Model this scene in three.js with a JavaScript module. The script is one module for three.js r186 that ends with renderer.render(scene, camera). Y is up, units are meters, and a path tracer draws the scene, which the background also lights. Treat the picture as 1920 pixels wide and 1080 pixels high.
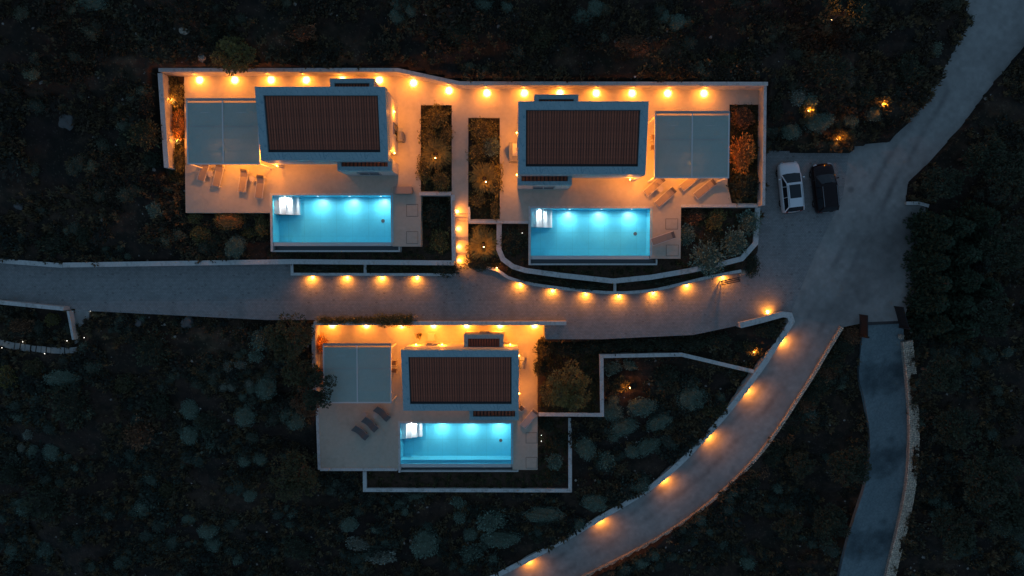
import * as THREE from 'three';
import { mergeGeometries, mergeVertices, toCreasedNormals } from 'three/addons/utils/BufferGeometryUtils.js';
import { RoundedBoxGeometry } from 'three/addons/geometries/RoundedBoxGeometry.js';
import { ImprovedNoise } from 'three/addons/math/ImprovedNoise.js';

// ---------------------------------------------------------------- camera, sky, sun, exposure
const CAM_Y = 54, F_PX = 1188, TILT = Math.atan(45 / F_PX);
const scene = new THREE.Scene();
const camera = new THREE.PerspectiveCamera(2 * Math.atan(540 / F_PX) * 180 / Math.PI, 16 / 9, 1, 400);
camera.position.set(0, CAM_Y, 0);
camera.up.set(0, 0, -1);
camera.lookAt(0, CAM_Y - Math.cos(TILT), Math.sin(TILT));
const renderer = new THREE.WebGLRenderer({ antialias: true });
renderer.toneMapping = THREE.LinearToneMapping;
renderer.toneMappingExposure = 1;
renderer.shadowMap.enabled = true;
renderer.shadowMap.type = THREE.PCFSoftShadowMap;

const SKY = [0.098, 0.176, 0.282];           // deep blue dusk, a touch lighter to the horizon
{
  const w = 128, h = 64, d = new Float32Array(w * h * 4);
  for (let j = 0; j < h; j++) for (let i = 0; i < w; i++) {
    const up = Math.sin(((j + 0.5) / h - 0.5) * Math.PI), k = up > 0 ? 1.12 - 0.22 * up : 1.12, o = (j * w + i) * 4;
    d[o] = SKY[0] * k; d[o + 1] = SKY[1] * k; d[o + 2] = SKY[2] * k; d[o + 3] = 1;
  }
  const t = new THREE.DataTexture(d, w, h, THREE.RGBAFormat, THREE.FloatType);
  t.mapping = THREE.EquirectangularReflectionMapping; t.magFilter = THREE.LinearFilter; t.needsUpdate = true;
  scene.background = t; scene.environment = t;
}
const dusk = new THREE.DirectionalLight(new THREE.Color(1, 0.9, 0.8), 0.02);   // last glow of the evening, soft
dusk.position.set(-60, 90, -30); dusk.castShadow = true; dusk.shadow.radius = 60;
Object.assign(dusk.shadow.camera, { left: -70, right: 70, top: 60, bottom: -60, near: 1, far: 260 });
dusk.shadow.mapSize.set(4096, 4096);
scene.add(dusk, dusk.target);

// ---------------------------------------------------------------- helpers
function rng(seed) { let a = seed >>> 0; return () => { a = (a + 0x6d2b79f5) | 0; let t = Math.imul(a ^ (a >>> 15), 1 | a); t = (t + Math.imul(t ^ (t >>> 7), 61 | t)) ^ t; return ((t ^ (t >>> 14)) >>> 0) / 4294967296; }; }
const noise3 = new ImprovedNoise();
const fbm = (x, y, z, o = 4) => { let s = 0, a = 0.5; for (let i = 0; i < o; i++) { s += a * noise3.noise(x, y, z); x *= 2.03; y *= 2.03; z *= 2.03; a *= 0.5; } return s; };
// the ground point [x, z] at height Y that was surveyed at picture point (px, py) of the aerial photograph
const ct = Math.cos(TILT), st = Math.sin(TILT);
function W(px, py, Y) {
  const dx = (px - 960) / F_PX, dy = -(py - 540) / F_PX;
  const vy = -ct + dy * -st, vz = st + dy * -ct, t = (Y - CAM_Y) / vy;
  return [dx * t, vz * t];
}
const WL = (list, Y) => list.map(([x, y]) => W(x, y, Y));
const V3 = (x, y, z) => new THREE.Vector3(x, y, z);
const used = new Map();
function numbered(n) { const k = used.get(n) ?? 0; used.set(n, k + 1); return k ? n + '_' + String(k).padStart(3, '0') : n; }
function shade(o) { o.traverse((m) => { if (m.isMesh) { m.castShadow = true; m.receiveShadow = true; } }); return o; }
function tag(o, label, category, group) { o.userData.label = label; o.userData.category = category; if (group) o.userData.group = group; return o; }
function thing(name, label, category, [x, y, z] = [0, 0, 0], turn = 0, group) {
  const o = new THREE.Group(); o.name = numbered(name); o.position.set(x, y, z); o.rotation.y = turn; scene.add(o);
  return tag(o, label, category, group);
}
function part(name, geo, mat, parent) {
  const g = Array.isArray(geo) ? merge(geo) : geo;
  const m = new THREE.Mesh(g, mat); m.name = name; m.castShadow = m.receiveShadow = true; parent.add(m); return m;
}
function struct(name, geo, mat, label) {
  const m = part(numbered(name), geo, mat, scene); m.userData.kind = 'structure'; if (label) m.userData.label = label; return m;
}
function merge(list) {
  const keep = ['position', 'normal', 'uv'].concat(list.every((g) => g.attributes.color) ? ['color'] : []);
  return mergeGeometries(list.map((g) => { const h = g.index ? g.toNonIndexed() : g.clone(); for (const k of Object.keys(h.attributes)) if (!keep.includes(k)) h.deleteAttribute(k); return h; }));
}
// planar uv in metres by the way each face points
function boxUV(g) {
  g = g.index ? g.toNonIndexed() : g; const p = g.attributes.position, n = g.attributes.normal, uv = new Float32Array(p.count * 2);
  for (let i = 0; i < p.count; i += 3) {
    let ax = 0, ay = 0, az = 0; for (let k = 0; k < 3; k++) { ax += Math.abs(n.getX(i + k)); ay += Math.abs(n.getY(i + k)); az += Math.abs(n.getZ(i + k)); }
    for (let k = 0; k < 3; k++) { const x = p.getX(i + k), y = p.getY(i + k), z = p.getZ(i + k), o = (i + k) * 2; if (ay >= ax && ay >= az) { uv[o] = x; uv[o + 1] = -z; } else if (ax > az) { uv[o] = z; uv[o + 1] = y; } else { uv[o] = x; uv[o + 1] = y; } }
  }
  g.setAttribute('uv', new THREE.BufferAttribute(uv, 2)); return g;
}
const box = (x0, y0, z0, x1, y1, z1) => boxUV(new THREE.BoxGeometry(Math.abs(x1 - x0), Math.abs(y1 - y0), Math.abs(z1 - z0)).translate((x0 + x1) / 2, (y0 + y1) / 2, (z0 + z1) / 2));
const rbox = (w, h, d, r, x = 0, y = 0, z = 0, seg = 2) => boxUV(new RoundedBoxGeometry(w, h, d, seg, r).translate(x, y, z));
const cyl = (r0, r1, h, x = 0, y = 0, z = 0, n = 12) => boxUV(new THREE.CylinderGeometry(r0, r1, h, n).translate(x, y, z));
function bar(a, b, r, n = 6) { const A = V3(...a), B = V3(...b), d = B.clone().sub(A), g = new THREE.CylinderGeometry(r, r, d.length(), n); g.applyQuaternion(new THREE.Quaternion().setFromUnitVectors(V3(0, 1, 0), d.clone().normalize())); return boxUV(g.translate(...A.add(B).multiplyScalar(0.5).toArray())); }
function beam(a, b, w, h) { const A = V3(...a), B = V3(...b), d = B.clone().sub(A), g = new THREE.BoxGeometry(w, h, d.length()); const m = new THREE.Matrix4().lookAt(V3(0, 0, 0), d.clone().negate(), V3(0, 1, 0)); g.applyMatrix4(m); return boxUV(g.translate(...A.add(B).multiplyScalar(0.5).toArray())); }
// prism over a plan outline
function prism(pts, y0, y1, holes = []) {
  const s = new THREE.Shape(pts.map(([x, z]) => new THREE.Vector2(x, -z)));
  for (const h of holes) s.holes.push(new THREE.Path(h.map(([x, z]) => new THREE.Vector2(x, -z))));
  const g = new THREE.ExtrudeGeometry(s, { depth: y1 - y0, bevelEnabled: false, curveSegments: 1 });
  return boxUV(g.rotateX(-Math.PI / 2).translate(0, y0, 0));
}
// side profile in (z, y) drawn along x
function wedge(profile, x0, x1) {
  const s = new THREE.Shape(profile.map(([z, y]) => new THREE.Vector2(-z, y)));
  const g = new THREE.ExtrudeGeometry(s, { depth: x1 - x0, bevelEnabled: false });
  return boxUV(g.rotateY(Math.PI / 2).translate(x0, 0, 0));
}
function smoothPath(list, step, closed = false) {       // list of [x, z, ...extra]; Catmull-Rom, evenly sampled
  const n = list.length, dim = list[0].length, out = [];
  const at = (i) => list[Math.max(0, Math.min(n - 1, i))];
  for (let i = 0; i < n - 1; i++) {
    const p = [at(i - 1), at(i), at(i + 1), at(i + 2)], len = Math.hypot(p[2][0] - p[1][0], p[2][1] - p[1][1]), m = Math.max(1, Math.round(len / step));
    for (let k = 0; k < m; k++) { const t = k / m, q = []; for (let c = 0; c < dim; c++) { const [a, b, d, e] = p.map((v) => v[c]); q.push(0.5 * (2 * b + (d - a) * t + (2 * a - 5 * b + 4 * d - e) * t * t + (3 * b - a - 3 * d + e) * t * t * t)); } out.push(q); }
  }
  out.push(list[n - 1].slice()); return out;
}
// wall along a path of [x, z, top]; returns body and coping geometry and keeps the path for the lamps set in it
function wallGeo(path, width, base, capH, proud) {
  const n = path.length, L = [], R = [];
  for (let i = 0; i < n; i++) {
    const a = path[Math.max(0, i - 1)], b = path[i], c = path[Math.min(n - 1, i + 1)];
    let d1 = [b[0] - a[0], b[1] - a[1]], d2 = [c[0] - b[0], c[1] - b[1]]; const l1 = Math.hypot(...d1), l2 = Math.hypot(...d2);
    if (l1 < 1e-6) d1 = d2; if (l2 < 1e-6) d2 = d1; const n1 = Math.hypot(...d1), n2 = Math.hypot(...d2);
    d1 = [d1[0] / n1, d1[1] / n1]; d2 = [d2[0] / n2, d2[1] / n2];
    let nx = -(d1[1] + d2[1]), nz = d1[0] + d2[0]; const l = Math.hypot(nx, nz) || 1; nx /= l; nz /= l; const k = 1 / Math.max(0.4, nx * -d1[1] + nz * d1[0]);
    L.push([b[0] - nx * k, b[1] - nz * k, nx * k, nz * k]); R.push([nx * k, nz * k]);
  }
  const make = (hw, lo, hi) => {
    const pos = [], put = (...v) => pos.push(...v), P = (i, s, y) => [path[i][0] + R[i][0] * hw * s, y, path[i][1] + R[i][1] * hw * s];
    const quad = (a, b, c, d) => { put(...a, ...b, ...c, ...a, ...c, ...d); };
    for (let i = 0; i < n - 1; i++) {
      const j = i + 1;
      quad(P(i, -1, hi(i)), P(i, 1, hi(i)), P(j, 1, hi(j)), P(j, -1, hi(j)));
      quad(P(i, 1, hi(i)), P(i, 1, lo(i)), P(j, 1, lo(j)), P(j, 1, hi(j)));
      quad(P(i, -1, lo(i)), P(i, -1, hi(i)), P(j, -1, hi(j)), P(j, -1, lo(j)));
      quad(P(i, 1, lo(i)), P(i, -1, lo(i)), P(j, -1, lo(j)), P(j, 1, lo(j)));
    }
    quad(P(0, -1, lo(0)), P(0, 1, lo(0)), P(0, 1, hi(0)), P(0, -1, hi(0)));
    const e = n - 1; quad(P(e, 1, lo(e)), P(e, -1, lo(e)), P(e, -1, hi(e)), P(e, 1, hi(e)));
    const g = new THREE.BufferGeometry(); g.setAttribute('position', new THREE.Float32BufferAttribute(pos, 3)); g.computeVertexNormals();
    return boxUV(g);
  };
  const lowest = typeof base === 'function' ? base : () => base;
  return [make(width / 2, lowest, (i) => path[i][2] - capH), make(width / 2 + proud, (i) => path[i][2] - capH, (i) => path[i][2])];
}
const WALLS = {};
function wall(key, pxPath, tops, width, depth, mat, label, opt = {}) {
  let p = pxPath.map(([x, y], i) => { const t = Array.isArray(tops) ? tops[i] : tops; return [...W(x, y, t), t]; });
  if (opt.smooth) p = smoothPath(p, opt.smooth);
  const [body, cap] = wallGeo(p, width, (i) => p[i][2] - depth, opt.cap ?? 0.06, opt.proud ?? 0.02);
  const o = thing(opt.name ?? 'garden_wall', label, 'wall', [p[0][0], p[0][2] - depth, p[0][1]]);
  body.translate(-p[0][0], -(p[0][2] - depth), -p[0][1]); cap.translate(-p[0][0], -(p[0][2] - depth), -p[0][1]);
  part('wall_body', body, mat, o); part('coping', cap, opt.capMat ?? M.coping, o);
  WALLS[key] = { path: p, width }; return o;
}
// point on the face of a wall nearest to [x, z]; side +1 / -1 picks the face; returns [x, z, nx, nz]
function onWall(key, x, z, side) {
  const { path, width } = WALLS[key]; let best = 1e9, out = null;
  for (let i = 0; i < path.length - 1; i++) {
    const [ax, az] = path[i], [bx, bz] = path[i + 1], l2 = (bx - ax) ** 2 + (bz - az) ** 2, t = Math.max(0, Math.min(1, ((x - ax) * (bx - ax) + (z - az) * (bz - az)) / l2));
    const qx = ax + (bx - ax) * t, qz = az + (bz - az) * t, d = Math.hypot(x - qx, z - qz), l = Math.sqrt(l2), nx = -(bz - az) / l * side, nz = (bx - ax) / l * side;
    if (d < best) { best = d; out = [qx + nx * width / 2, qz + nz * width / 2, nx, nz]; }
  }
  return out;
}
const ORD = ['first', 'second', 'third', 'fourth', 'fifth', 'sixth', 'seventh', 'eighth', 'ninth', 'tenth', 'eleventh', 'twelfth', 'thirteenth', 'fourteenth', 'fifteenth', 'sixteenth'];

// ---------------------------------------------------------------- textures (colour, grain and wear only)
function tex(size, fn, srgb, rx, ry = rx) {           // fn(u, v) -> [r, g, b] 0..1 ; covers rx by ry metres
  const d = new Uint8Array(size * size * 4);
  for (let j = 0; j < size; j++) for (let i = 0; i < size; i++) { const c = fn(i / size, j / size, i, j), o = (j * size + i) * 4; for (let k = 0; k < 3; k++) d[o + k] = Math.max(0, Math.min(255, 255 * c[k])); d[o + 3] = 255; }
  const t = new THREE.DataTexture(d, size, size); t.wrapS = t.wrapT = THREE.RepeatWrapping; t.magFilter = THREE.LinearFilter; t.minFilter = THREE.LinearMipmapLinearFilter; t.generateMipmaps = true;
  if (srgb) t.colorSpace = THREE.SRGBColorSpace; t.repeat.set(1 / rx, 1 / ry); t.needsUpdate = true; return t;
}
// tileable value noise
function grid(n, seed) { const r = rng(seed), a = new Float32Array(n * n); for (let i = 0; i < a.length; i++) a[i] = r(); return (u, v) => { const x = ((u % 1) + 1) % 1 * n, y = ((v % 1) + 1) % 1 * n, i = Math.floor(x) % n, j = Math.floor(y) % n, fx = x - Math.floor(x), fy = y - Math.floor(y), sx = fx * fx * (3 - 2 * fx), sy = fy * fy * (3 - 2 * fy), I = (i + 1) % n, J = (j + 1) % n; return (a[j * n + i] * (1 - sx) + a[j * n + I] * sx) * (1 - sy) + (a[J * n + i] * (1 - sx) + a[J * n + I] * sx) * sy; }; }
function oct(n, o, seed) { const gs = []; for (let k = 0; k < o; k++) gs.push(grid(n << k, seed + k * 17)); return (u, v) => { let s = 0, a = 0.5, w = 0; for (const g of gs) { s += a * g(u, v); w += a; a *= 0.55; } return s / w; }; }
function voronoi(n, seed) { const r = rng(seed), p = []; for (let i = 0; i < n * n; i++) p.push([r(), r(), r()]); return (u, v) => { const x = u * n, y = v * n, ix = Math.floor(x), iy = Math.floor(y); let d1 = 9, d2 = 9, id = 0; for (let b = -1; b <= 1; b++) for (let a = -1; a <= 1; a++) { const q = p[((iy + b + n) % n) * n + ((ix + a + n) % n)], d = Math.hypot(ix + a + q[0] - x, iy + b + q[1] - y); if (d < d1) { d2 = d1; d1 = d; id = q[2]; } else if (d < d2) d2 = d; } return [d1, d2 - d1, id]; }; }
const N1 = oct(4, 6, 11), N2 = oct(8, 5, 31), N3 = oct(32, 3, 51), N4 = oct(3, 4, 77);
const mixc = (a, b, t) => [0, 1, 2].map((k) => a[k] + (b[k] - a[k]) * Math.max(0, Math.min(1, t)));
const vSoil = voronoi(40, 5), vStone = voronoi(12, 9), vLeaf = voronoi(60, 15);

const soilMap = tex(1024, (u, v) => { const a = N1(u, v), b = N2(v, u), [d, e, id] = vSoil(u, v); let c = mixc([0.26, 0.20, 0.165], [0.40, 0.345, 0.29], (a - 0.3) * 2.2); c = mixc(c, [0.17, 0.165, 0.115], (b - 0.48) * 4); if (id > 0.8) c = mixc(c, [0.52, 0.48, 0.43], 1 - d * 2.6); const g = 0.75 + 0.5 * N3(u, v); return c.map((x) => x * g * 0.8); }, true, 9);
const soilBump = tex(1024, (u, v) => { const [d, e, id] = vSoil(u, v), k = 0.5 * N1(u, v) + 0.35 * N3(u, v) + (id > 0.6 ? 0.3 * Math.max(0, 1 - d * 2) : 0); return [k, k, k]; }, false, 9);
const bedMap = tex(512, (u, v) => { const a = N2(u, v), [d, e, id] = vLeaf(u, v); let c = mixc([0.19, 0.14, 0.105], [0.28, 0.21, 0.155], a); if (id > 0.75) c = mixc(c, [0.40, 0.33, 0.24], 0.8 - d); return c.map((x) => x * (0.8 + 0.4 * N3(u, v))); }, true, 3);
const paverAt = (u, v) => { const nx = 30, ny = 50, row = Math.floor(v * ny), x = u * nx + (row % 2) * 0.5, col = Math.floor(x) % nx, fx = x - Math.floor(x), fy = v * ny - row; const h = rng(row * 131 + col * 17 + 3)(); return [Math.min(fx, 1 - fx) * 2, Math.min(fy, 1 - fy), h]; };
const paverMap = tex(1024, (u, v) => { const [ex, ey, h] = paverAt(u, v), joint = Math.min(ex, ey * 1.0) < 0.07; let c = mixc([0.635, 0.65, 0.645], [0.695, 0.70, 0.69], h); c = mixc(c, [0.55, 0.56, 0.555], (N1(u, v) - 0.5) * 1.4); if (h > 0.985) c = c.map((x) => x * 0.8); if (joint) c = [0.47, 0.475, 0.465]; return c.map((x) => x * (0.92 + 0.16 * N3(u, v))); }, true, 6);
const paverBump = tex(1024, (u, v) => { const [ex, ey, h] = paverAt(u, v), k = Math.min(1, Math.min(ex, ey) * 7) * (0.8 + 0.2 * h); return [k, k, k]; }, false, 6);
const concMap = tex(1024, (u, v) => { let c = mixc([0.63, 0.63, 0.61], [0.69, 0.69, 0.67], N1(u, v)); c = mixc(c, [0.52, 0.515, 0.50], (N4(v, u) - 0.55) * 1.8); const s = N2(u * 1, v * 1); if (s > 0.7) c = mixc(c, [0.45, 0.44, 0.43], (s - 0.7) * 3.5); return c.map((x) => x * (0.9 + 0.2 * N3(u, v))); }, true, 14);
const stains = [[1662, 425, 3.2, 1.5, 0.5], [1690, 465, 2.2, 2.6, 0.45], [1640, 470, 2.6, 1.6, 0.35], [1600, 560, 1.4, 2.4, 0.35], [1625, 520, 1.8, 1.8, 0.3], [1595, 356, 0.25, 0.25, 0.8], [1578, 500, 0.22, 0.25, 0.8], [1700, 440, 1.6, 2.4, 0.35], [1560, 590, 1.2, 1.0, 0.3]].map(([x, y, a, b, k]) => { const p = W(x, y, -2); return [p[0], p[1], a, b, k]; });
const trackPath = [[1760, 170, -2], [1670, 320, -2], [1600, 460, -2], [1545, 570, -2], [1492, 660, -2.7], [1420, 760, -4], [1320, 870, -5.2], [1190, 975, -6.3], [1050, 1060, -7.1]].map(([x, y, Y]) => W(x, y, Y));
const toTrack = (x, z) => { let best = 99; for (let i = 0; i < trackPath.length - 1; i++) { const [ax, az] = trackPath[i], [bx, bz] = trackPath[i + 1], t = Math.max(0, Math.min(1, ((x - ax) * (bx - ax) + (z - az) * (bz - az)) / ((bx - ax) ** 2 + (bz - az) ** 2))), d = Math.hypot(x - ax - (bx - ax) * t, z - az - (bz - az) * t); if (d < best) best = d; } return best; };
// concrete of the roads over 75 m of ground: cast patches, oil and rubber marks, tyre tracks
const roadMap = tex(1500, (u, v) => { const x = u * 75, z = -(v * 75) + 44, p = u * 5.3, q = v * 5.3; let c = mixc([0.63, 0.63, 0.61], [0.69, 0.69, 0.67], N1(p, q)); c = mixc(c, [0.54, 0.535, 0.52], (N2(q * 0.4, p * 0.4) - 0.5) * 1.5);
  for (const [a, b, ra, rb, k] of stains) { const d = ((x - a) / ra) ** 2 + ((z - b) / rb) ** 2; if (d < 4) c = mixc(c, [0.36, 0.355, 0.345], k * Math.max(0, 1 - d * 0.5) * (0.3 + 1.6 * Math.max(0, N1(p * 1.7, q * 1.7) - 0.3))); }
  const t = toTrack(x, z), w = Math.exp(-(((t - 0.75) / 0.28) ** 2)); if (w > 0.02) c = mixc(c, [0.47, 0.465, 0.455], w * 0.75 * Math.max(0, N2(p * 0.8, q * 0.8) * 2 - 0.7));
  return c.map((k) => k * (0.9 + 0.2 * N3(p, q))); }, true, 75);
roadMap.offset.set(0, 44 / 75); roadMap.wrapS = roadMap.wrapT = THREE.RepeatWrapping;
const laneMap = tex(1024, (u, v) => { const c = mixc(mixc([0.41, 0.485, 0.505], [0.53, 0.595, 0.605], N1(u, v)), [0.27, 0.33, 0.35], (N4(v, u) - 0.42) * 3); return c.map((x) => x * (0.88 + 0.24 * N3(u * 2 % 1, v * 2 % 1))); }, true, 8);
const floorMap = tex(1024, (u, v) => { let c = mixc([0.795, 0.755, 0.675], [0.835, 0.795, 0.715], N1(u, v)); c = mixc(c, [0.71, 0.67, 0.60], (N2(v, u) - 0.6) * 1.6); return c.map((x) => x * (0.965 + 0.07 * N3(u, v))); }, true, 7);
const plasterMap = tex(512, (u, v) => { let c = mixc([0.80, 0.775, 0.74], [0.86, 0.84, 0.81], N1(u, v)); c = mixc(c, [0.62, 0.60, 0.57], (N2(v, u) - 0.62) * 2.2); return c.map((x) => x * (0.96 + 0.08 * N3(u, v))); }, true, 4);
const copingMap = tex(512, (u, v) => { let c = mixc([0.83, 0.835, 0.815], [0.90, 0.905, 0.885], N1(u, v)); c = mixc(c, [0.60, 0.595, 0.56], (N2(u, v) - 0.6) * 2.2); return c.map((x) => x * (0.92 + 0.16 * N3(u, v))); }, true, 3);
const marbleMap = tex(1024, (u, v) => { const w = N1(u, v) * 1.6 + N2(v, u) * 0.5, s = Math.abs(Math.sin((u * 3 + v * 2 + w) * Math.PI * 2)); let c = mixc([0.60, 0.735, 0.755], [0.68, 0.80, 0.82], N1(v, u)); if (s < 0.4) c = mixc(c, [0.42, 0.62, 0.68], (0.4 - s) * 1.8 * Math.min(1, Math.max(0.2, (N2(u, v) - 0.35) * 5))); return c.map((x) => x * (0.95 + 0.1 * N3(u, v))); }, true, 3.2);
const tileMap = tex(512, (u, v) => { let c = mixc([0.70, 0.38, 0.27], [0.80, 0.46, 0.33], N2(u, v)); c = mixc(c, [0.54, 0.30, 0.22], (N1(v, u) - 0.5) * 2.4); return c.map((x) => x * (0.85 + 0.3 * N3(u, v))); }, true, 2.3);
const clothMap = tex(512, (u, v, i, j) => { const t = 0.96 + 0.04 * ((i % 4 < 2) ^ (j % 4 < 2) ? 1 : 0), c = mixc([0.71, 0.795, 0.755], [0.755, 0.835, 0.80], N1(u, v)); return c.map((x) => x * t * (0.975 + 0.05 * N3(u, v))); }, true, 2.5);
const stoneMap = tex(512, (u, v) => { const [d, e, id] = vStone(u, v); let c = mixc([0.70, 0.66, 0.60], [0.84, 0.80, 0.74], id); if (e < 0.09) c = [0.36, 0.34, 0.32]; return c.map((x) => x * (0.8 + 0.4 * N3(u, v))); }, true, 1.6);
const poolMap = tex(1024, (u, v) => { let c = mixc([0.86, 0.925, 0.94], [0.91, 0.955, 0.965], N1(u, v)); const gx = Math.abs(((u * 4) % 1) - 0.5), gy = Math.abs(((v * 4) % 1) - 0.5); if (gx > 0.494 || gy > 0.494) c = c.map((x) => x * 0.86); return c.map((x) => x * (0.98 + 0.04 * N3(u, v))); }, true, 5.6);

const std = (o) => new THREE.MeshStandardMaterial({ roughness: 0.85, metalness: 0, ...o });
const rgb = (r, g, b) => new THREE.Color().setRGB(r, g, b);
const M = {
  soil: std({ map: soilMap, bumpMap: soilBump, bumpScale: 0.12, roughness: 1, vertexColors: true }),
  bed: std({ map: bedMap, bumpMap: bedMap, bumpScale: 0.06, roughness: 1 }),
  paver: std({ map: paverMap, bumpMap: paverBump, bumpScale: 0.012, roughness: 0.8 }),
  concrete: std({ map: concMap, bumpMap: concMap, bumpScale: 0.01, roughness: 0.9 }),
  road: std({ map: roadMap, bumpMap: concMap, bumpScale: 0.01, roughness: 0.88 }),
  lane: std({ map: laneMap, bumpMap: laneMap, bumpScale: 0.02, roughness: 0.95 }),
  floor: std({ map: floorMap, bumpMap: floorMap, bumpScale: 0.003, roughness: 0.62 }),
  plaster: std({ map: plasterMap, bumpMap: plasterMap, bumpScale: 0.004, roughness: 0.9 }),
  coping: std({ map: copingMap, bumpMap: copingMap, bumpScale: 0.005, roughness: 0.85 }),
  marble: std({ map: marbleMap, roughness: 0.6 }),
  tile: std({ map: tileMap, roughness: 0.8 }),
  gutter: std({ color: rgb(0.05, 0.045, 0.045), roughness: 0.9 }),
  cloth: std({ map: clothMap, roughness: 0.95 }),
  clothUnder: std({ color: rgb(0.55, 0.52, 0.48), roughness: 0.95 }),
  white: std({ color: rgb(0.68, 0.66, 0.63), roughness: 0.45 }),
  greyMetal: std({ color: rgb(0.32, 0.33, 0.34), roughness: 0.45, metalness: 0.3 }),
  darkMetal: std({ color: rgb(0.05, 0.048, 0.048), roughness: 0.5, metalness: 0.4 }),
  sling: std({ color: rgb(0.30, 0.24, 0.19), roughness: 0.9 }),
  slingDark: std({ color: rgb(0.12, 0.10, 0.09), roughness: 0.9 }),
  rattan: std({ color: rgb(0.13, 0.115, 0.11), roughness: 0.85 }),
  wood: std({ color: rgb(0.23, 0.15, 0.095), roughness: 0.75 }),
  greyBox: std({ color: rgb(0.22, 0.22, 0.22), roughness: 0.6 }),
  stone: std({ map: stoneMap, bumpMap: stoneMap, bumpScale: 0.03, roughness: 0.95 }),
  pebble: std({ color: rgb(0.66, 0.55, 0.42), roughness: 0.95 }),
  rock: std({ color: rgb(0.20, 0.185, 0.165), roughness: 1 }),
  pool: std({ map: poolMap, color: rgb(0.15, 0.76, 0.93), roughness: 0.4 }),
  poolStep: std({ color: rgb(0.82, 0.84, 0.85), roughness: 0.4 }),
  weir: std({ color: rgb(0.5, 0.58, 0.58), roughness: 0.3 }),
  trough: std({ color: rgb(0.10, 0.115, 0.125), roughness: 0.35 }),
  water: new THREE.MeshPhysicalMaterial({ color: rgb(0.88, 0.98, 1), transmission: 1, thickness: 0, ior: 1.33, roughness: 0.02 }),
  glass: new THREE.MeshPhysicalMaterial({ color: rgb(0.85, 0.9, 0.9), transmission: 1, thickness: 0, roughness: 0.05 }),
  dimGlass: std({ color: rgb(0.02, 0.025, 0.03), roughness: 0.08 }),
  bark: std({ color: rgb(0.10, 0.075, 0.055), roughness: 1 }),
  glowWarm: std({ color: rgb(0.3, 0.2, 0.1), emissive: rgb(1, 0.52, 0.16), emissiveIntensity: 3.5 }),
  glowSpot: std({ color: rgb(0.3, 0.2, 0.1), emissive: rgb(1, 0.55, 0.2), emissiveIntensity: 14 }),
  glowWhite: std({ color: rgb(0.3, 0.3, 0.3), emissive: rgb(1, 0.93, 0.82), emissiveIntensity: 2.2 }),
  glowPool: std({ color: rgb(0.3, 0.3, 0.3), emissive: rgb(0.9, 0.97, 1), emissiveIntensity: 6 }),
};
const leafMat = (r, g, b, t = 0) => t ? new THREE.MeshPhysicalMaterial({ color: rgb(r, g, b), roughness: 0.95, vertexColors: true, side: THREE.DoubleSide, transmission: t, thickness: 0 }) : std({ color: rgb(r, g, b), roughness: 0.9, vertexColors: true, side: THREE.DoubleSide });
const L = { grey: leafMat(0.17, 0.25, 0.19), olive: leafMat(0.2, 0.168, 0.05, 0.15), dark: leafMat(0.05, 0.062, 0.034), dim: leafMat(0.088, 0.082, 0.034), brown: leafMat(0.19, 0.095, 0.045), lime: leafMat(0.17, 0.15, 0.03, 0.3), pine: leafMat(0.03, 0.052, 0.026), bloomLit: leafMat(0.58, 0.27, 0.05, 0.3), pale: leafMat(0.26, 0.29, 0.23) };  // orange lamp light on the flowering shrubs is put into their leaf colour
const HOT = rgb(1, 0.6, 0.27);                  // the core of a warm white lamp
const WARM = rgb(1, 0.29, 0.022);
for (const k of ['paver', 'concrete', 'road', 'lane', 'floor', 'coping', 'marble', 'tile', 'cloth', 'stone']) M[k].color.setScalar(0.74);
M.plaster.color.setScalar(0.8); M.paver.color.setScalar(0.66);

// ---------------------------------------------------------------- ground levels
const ROAD_Y = -2, T3 = -4.5;
const inside = (poly, x, z) => { let c = false; for (let i = 0, j = poly.length - 1; i < poly.length; j = i++) { const [xi, zi] = poly[i], [xj, zj] = poly[j]; if ((zi > z) !== (zj > z) && x < ((xj - xi) * (z - zi)) / (zj - zi) + xi) c = !c; } return c; };
const pxDrive = [[-140, 476], [0, 486], [120, 495], [545, 488], [548, 513], [683, 513], [852, 514], [850, 486], [878, 486], [880, 503], [930, 506], [950, 519], [1000, 532], [1150, 548], [1250, 538], [1330, 519], [1390, 507], [1421, 470], [1421, 382], [1432, 282], [1470, 283], [1592, 287], [1580, 370], [1530, 472], [1484, 584], [1470, 592], [1400, 607], [1300, 628], [1130, 636], [1022, 636], [1021, 603], [590, 603], [590, 600], [500, 600], [165, 583], [125, 577], [0, 560], [-140, 545]];
const pxConc = [[1592, 287], [1600, 272], [1668, 266], [1700, 228], [1758, 140], [1805, 52], [1798, 0], [1796, -120], [2110, -150], [1990, 0], [1922, 85], [1852, 170], [1800, 240], [1735, 312], [1702, 345], [1698, 378], [1734, 384], [1745, 430], [1745, 560], [1702, 574], [1694, 606], [1617, 606], [1577, 614], [1486, 592], [1484, 584], [1530, 472], [1580, 370]];
const roadW = [[1478, 586, -2], [1446, 645, -2.5], [1408, 702, -3.2], [1330, 800, -4.5], [1230, 898, -5.6], [1120, 968, -6.4], [990, 1043, -7.2], [850, 1112, -7.9], [690, 1190, -8.5]].map(([x, y, Y]) => [...W(x, y, Y), Y]);
const roadE = [[1577, 614, -2], [1545, 668, -2.5], [1505, 735, -3.2], [1424, 850, -4.5], [1330, 943, -5.6], [1225, 1014, -6.4], [1095, 1081, -7.2], [950, 1150, -7.9], [800, 1222, -8.5]].map(([x, y, Y]) => [...W(x, y, Y), Y]);
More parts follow.
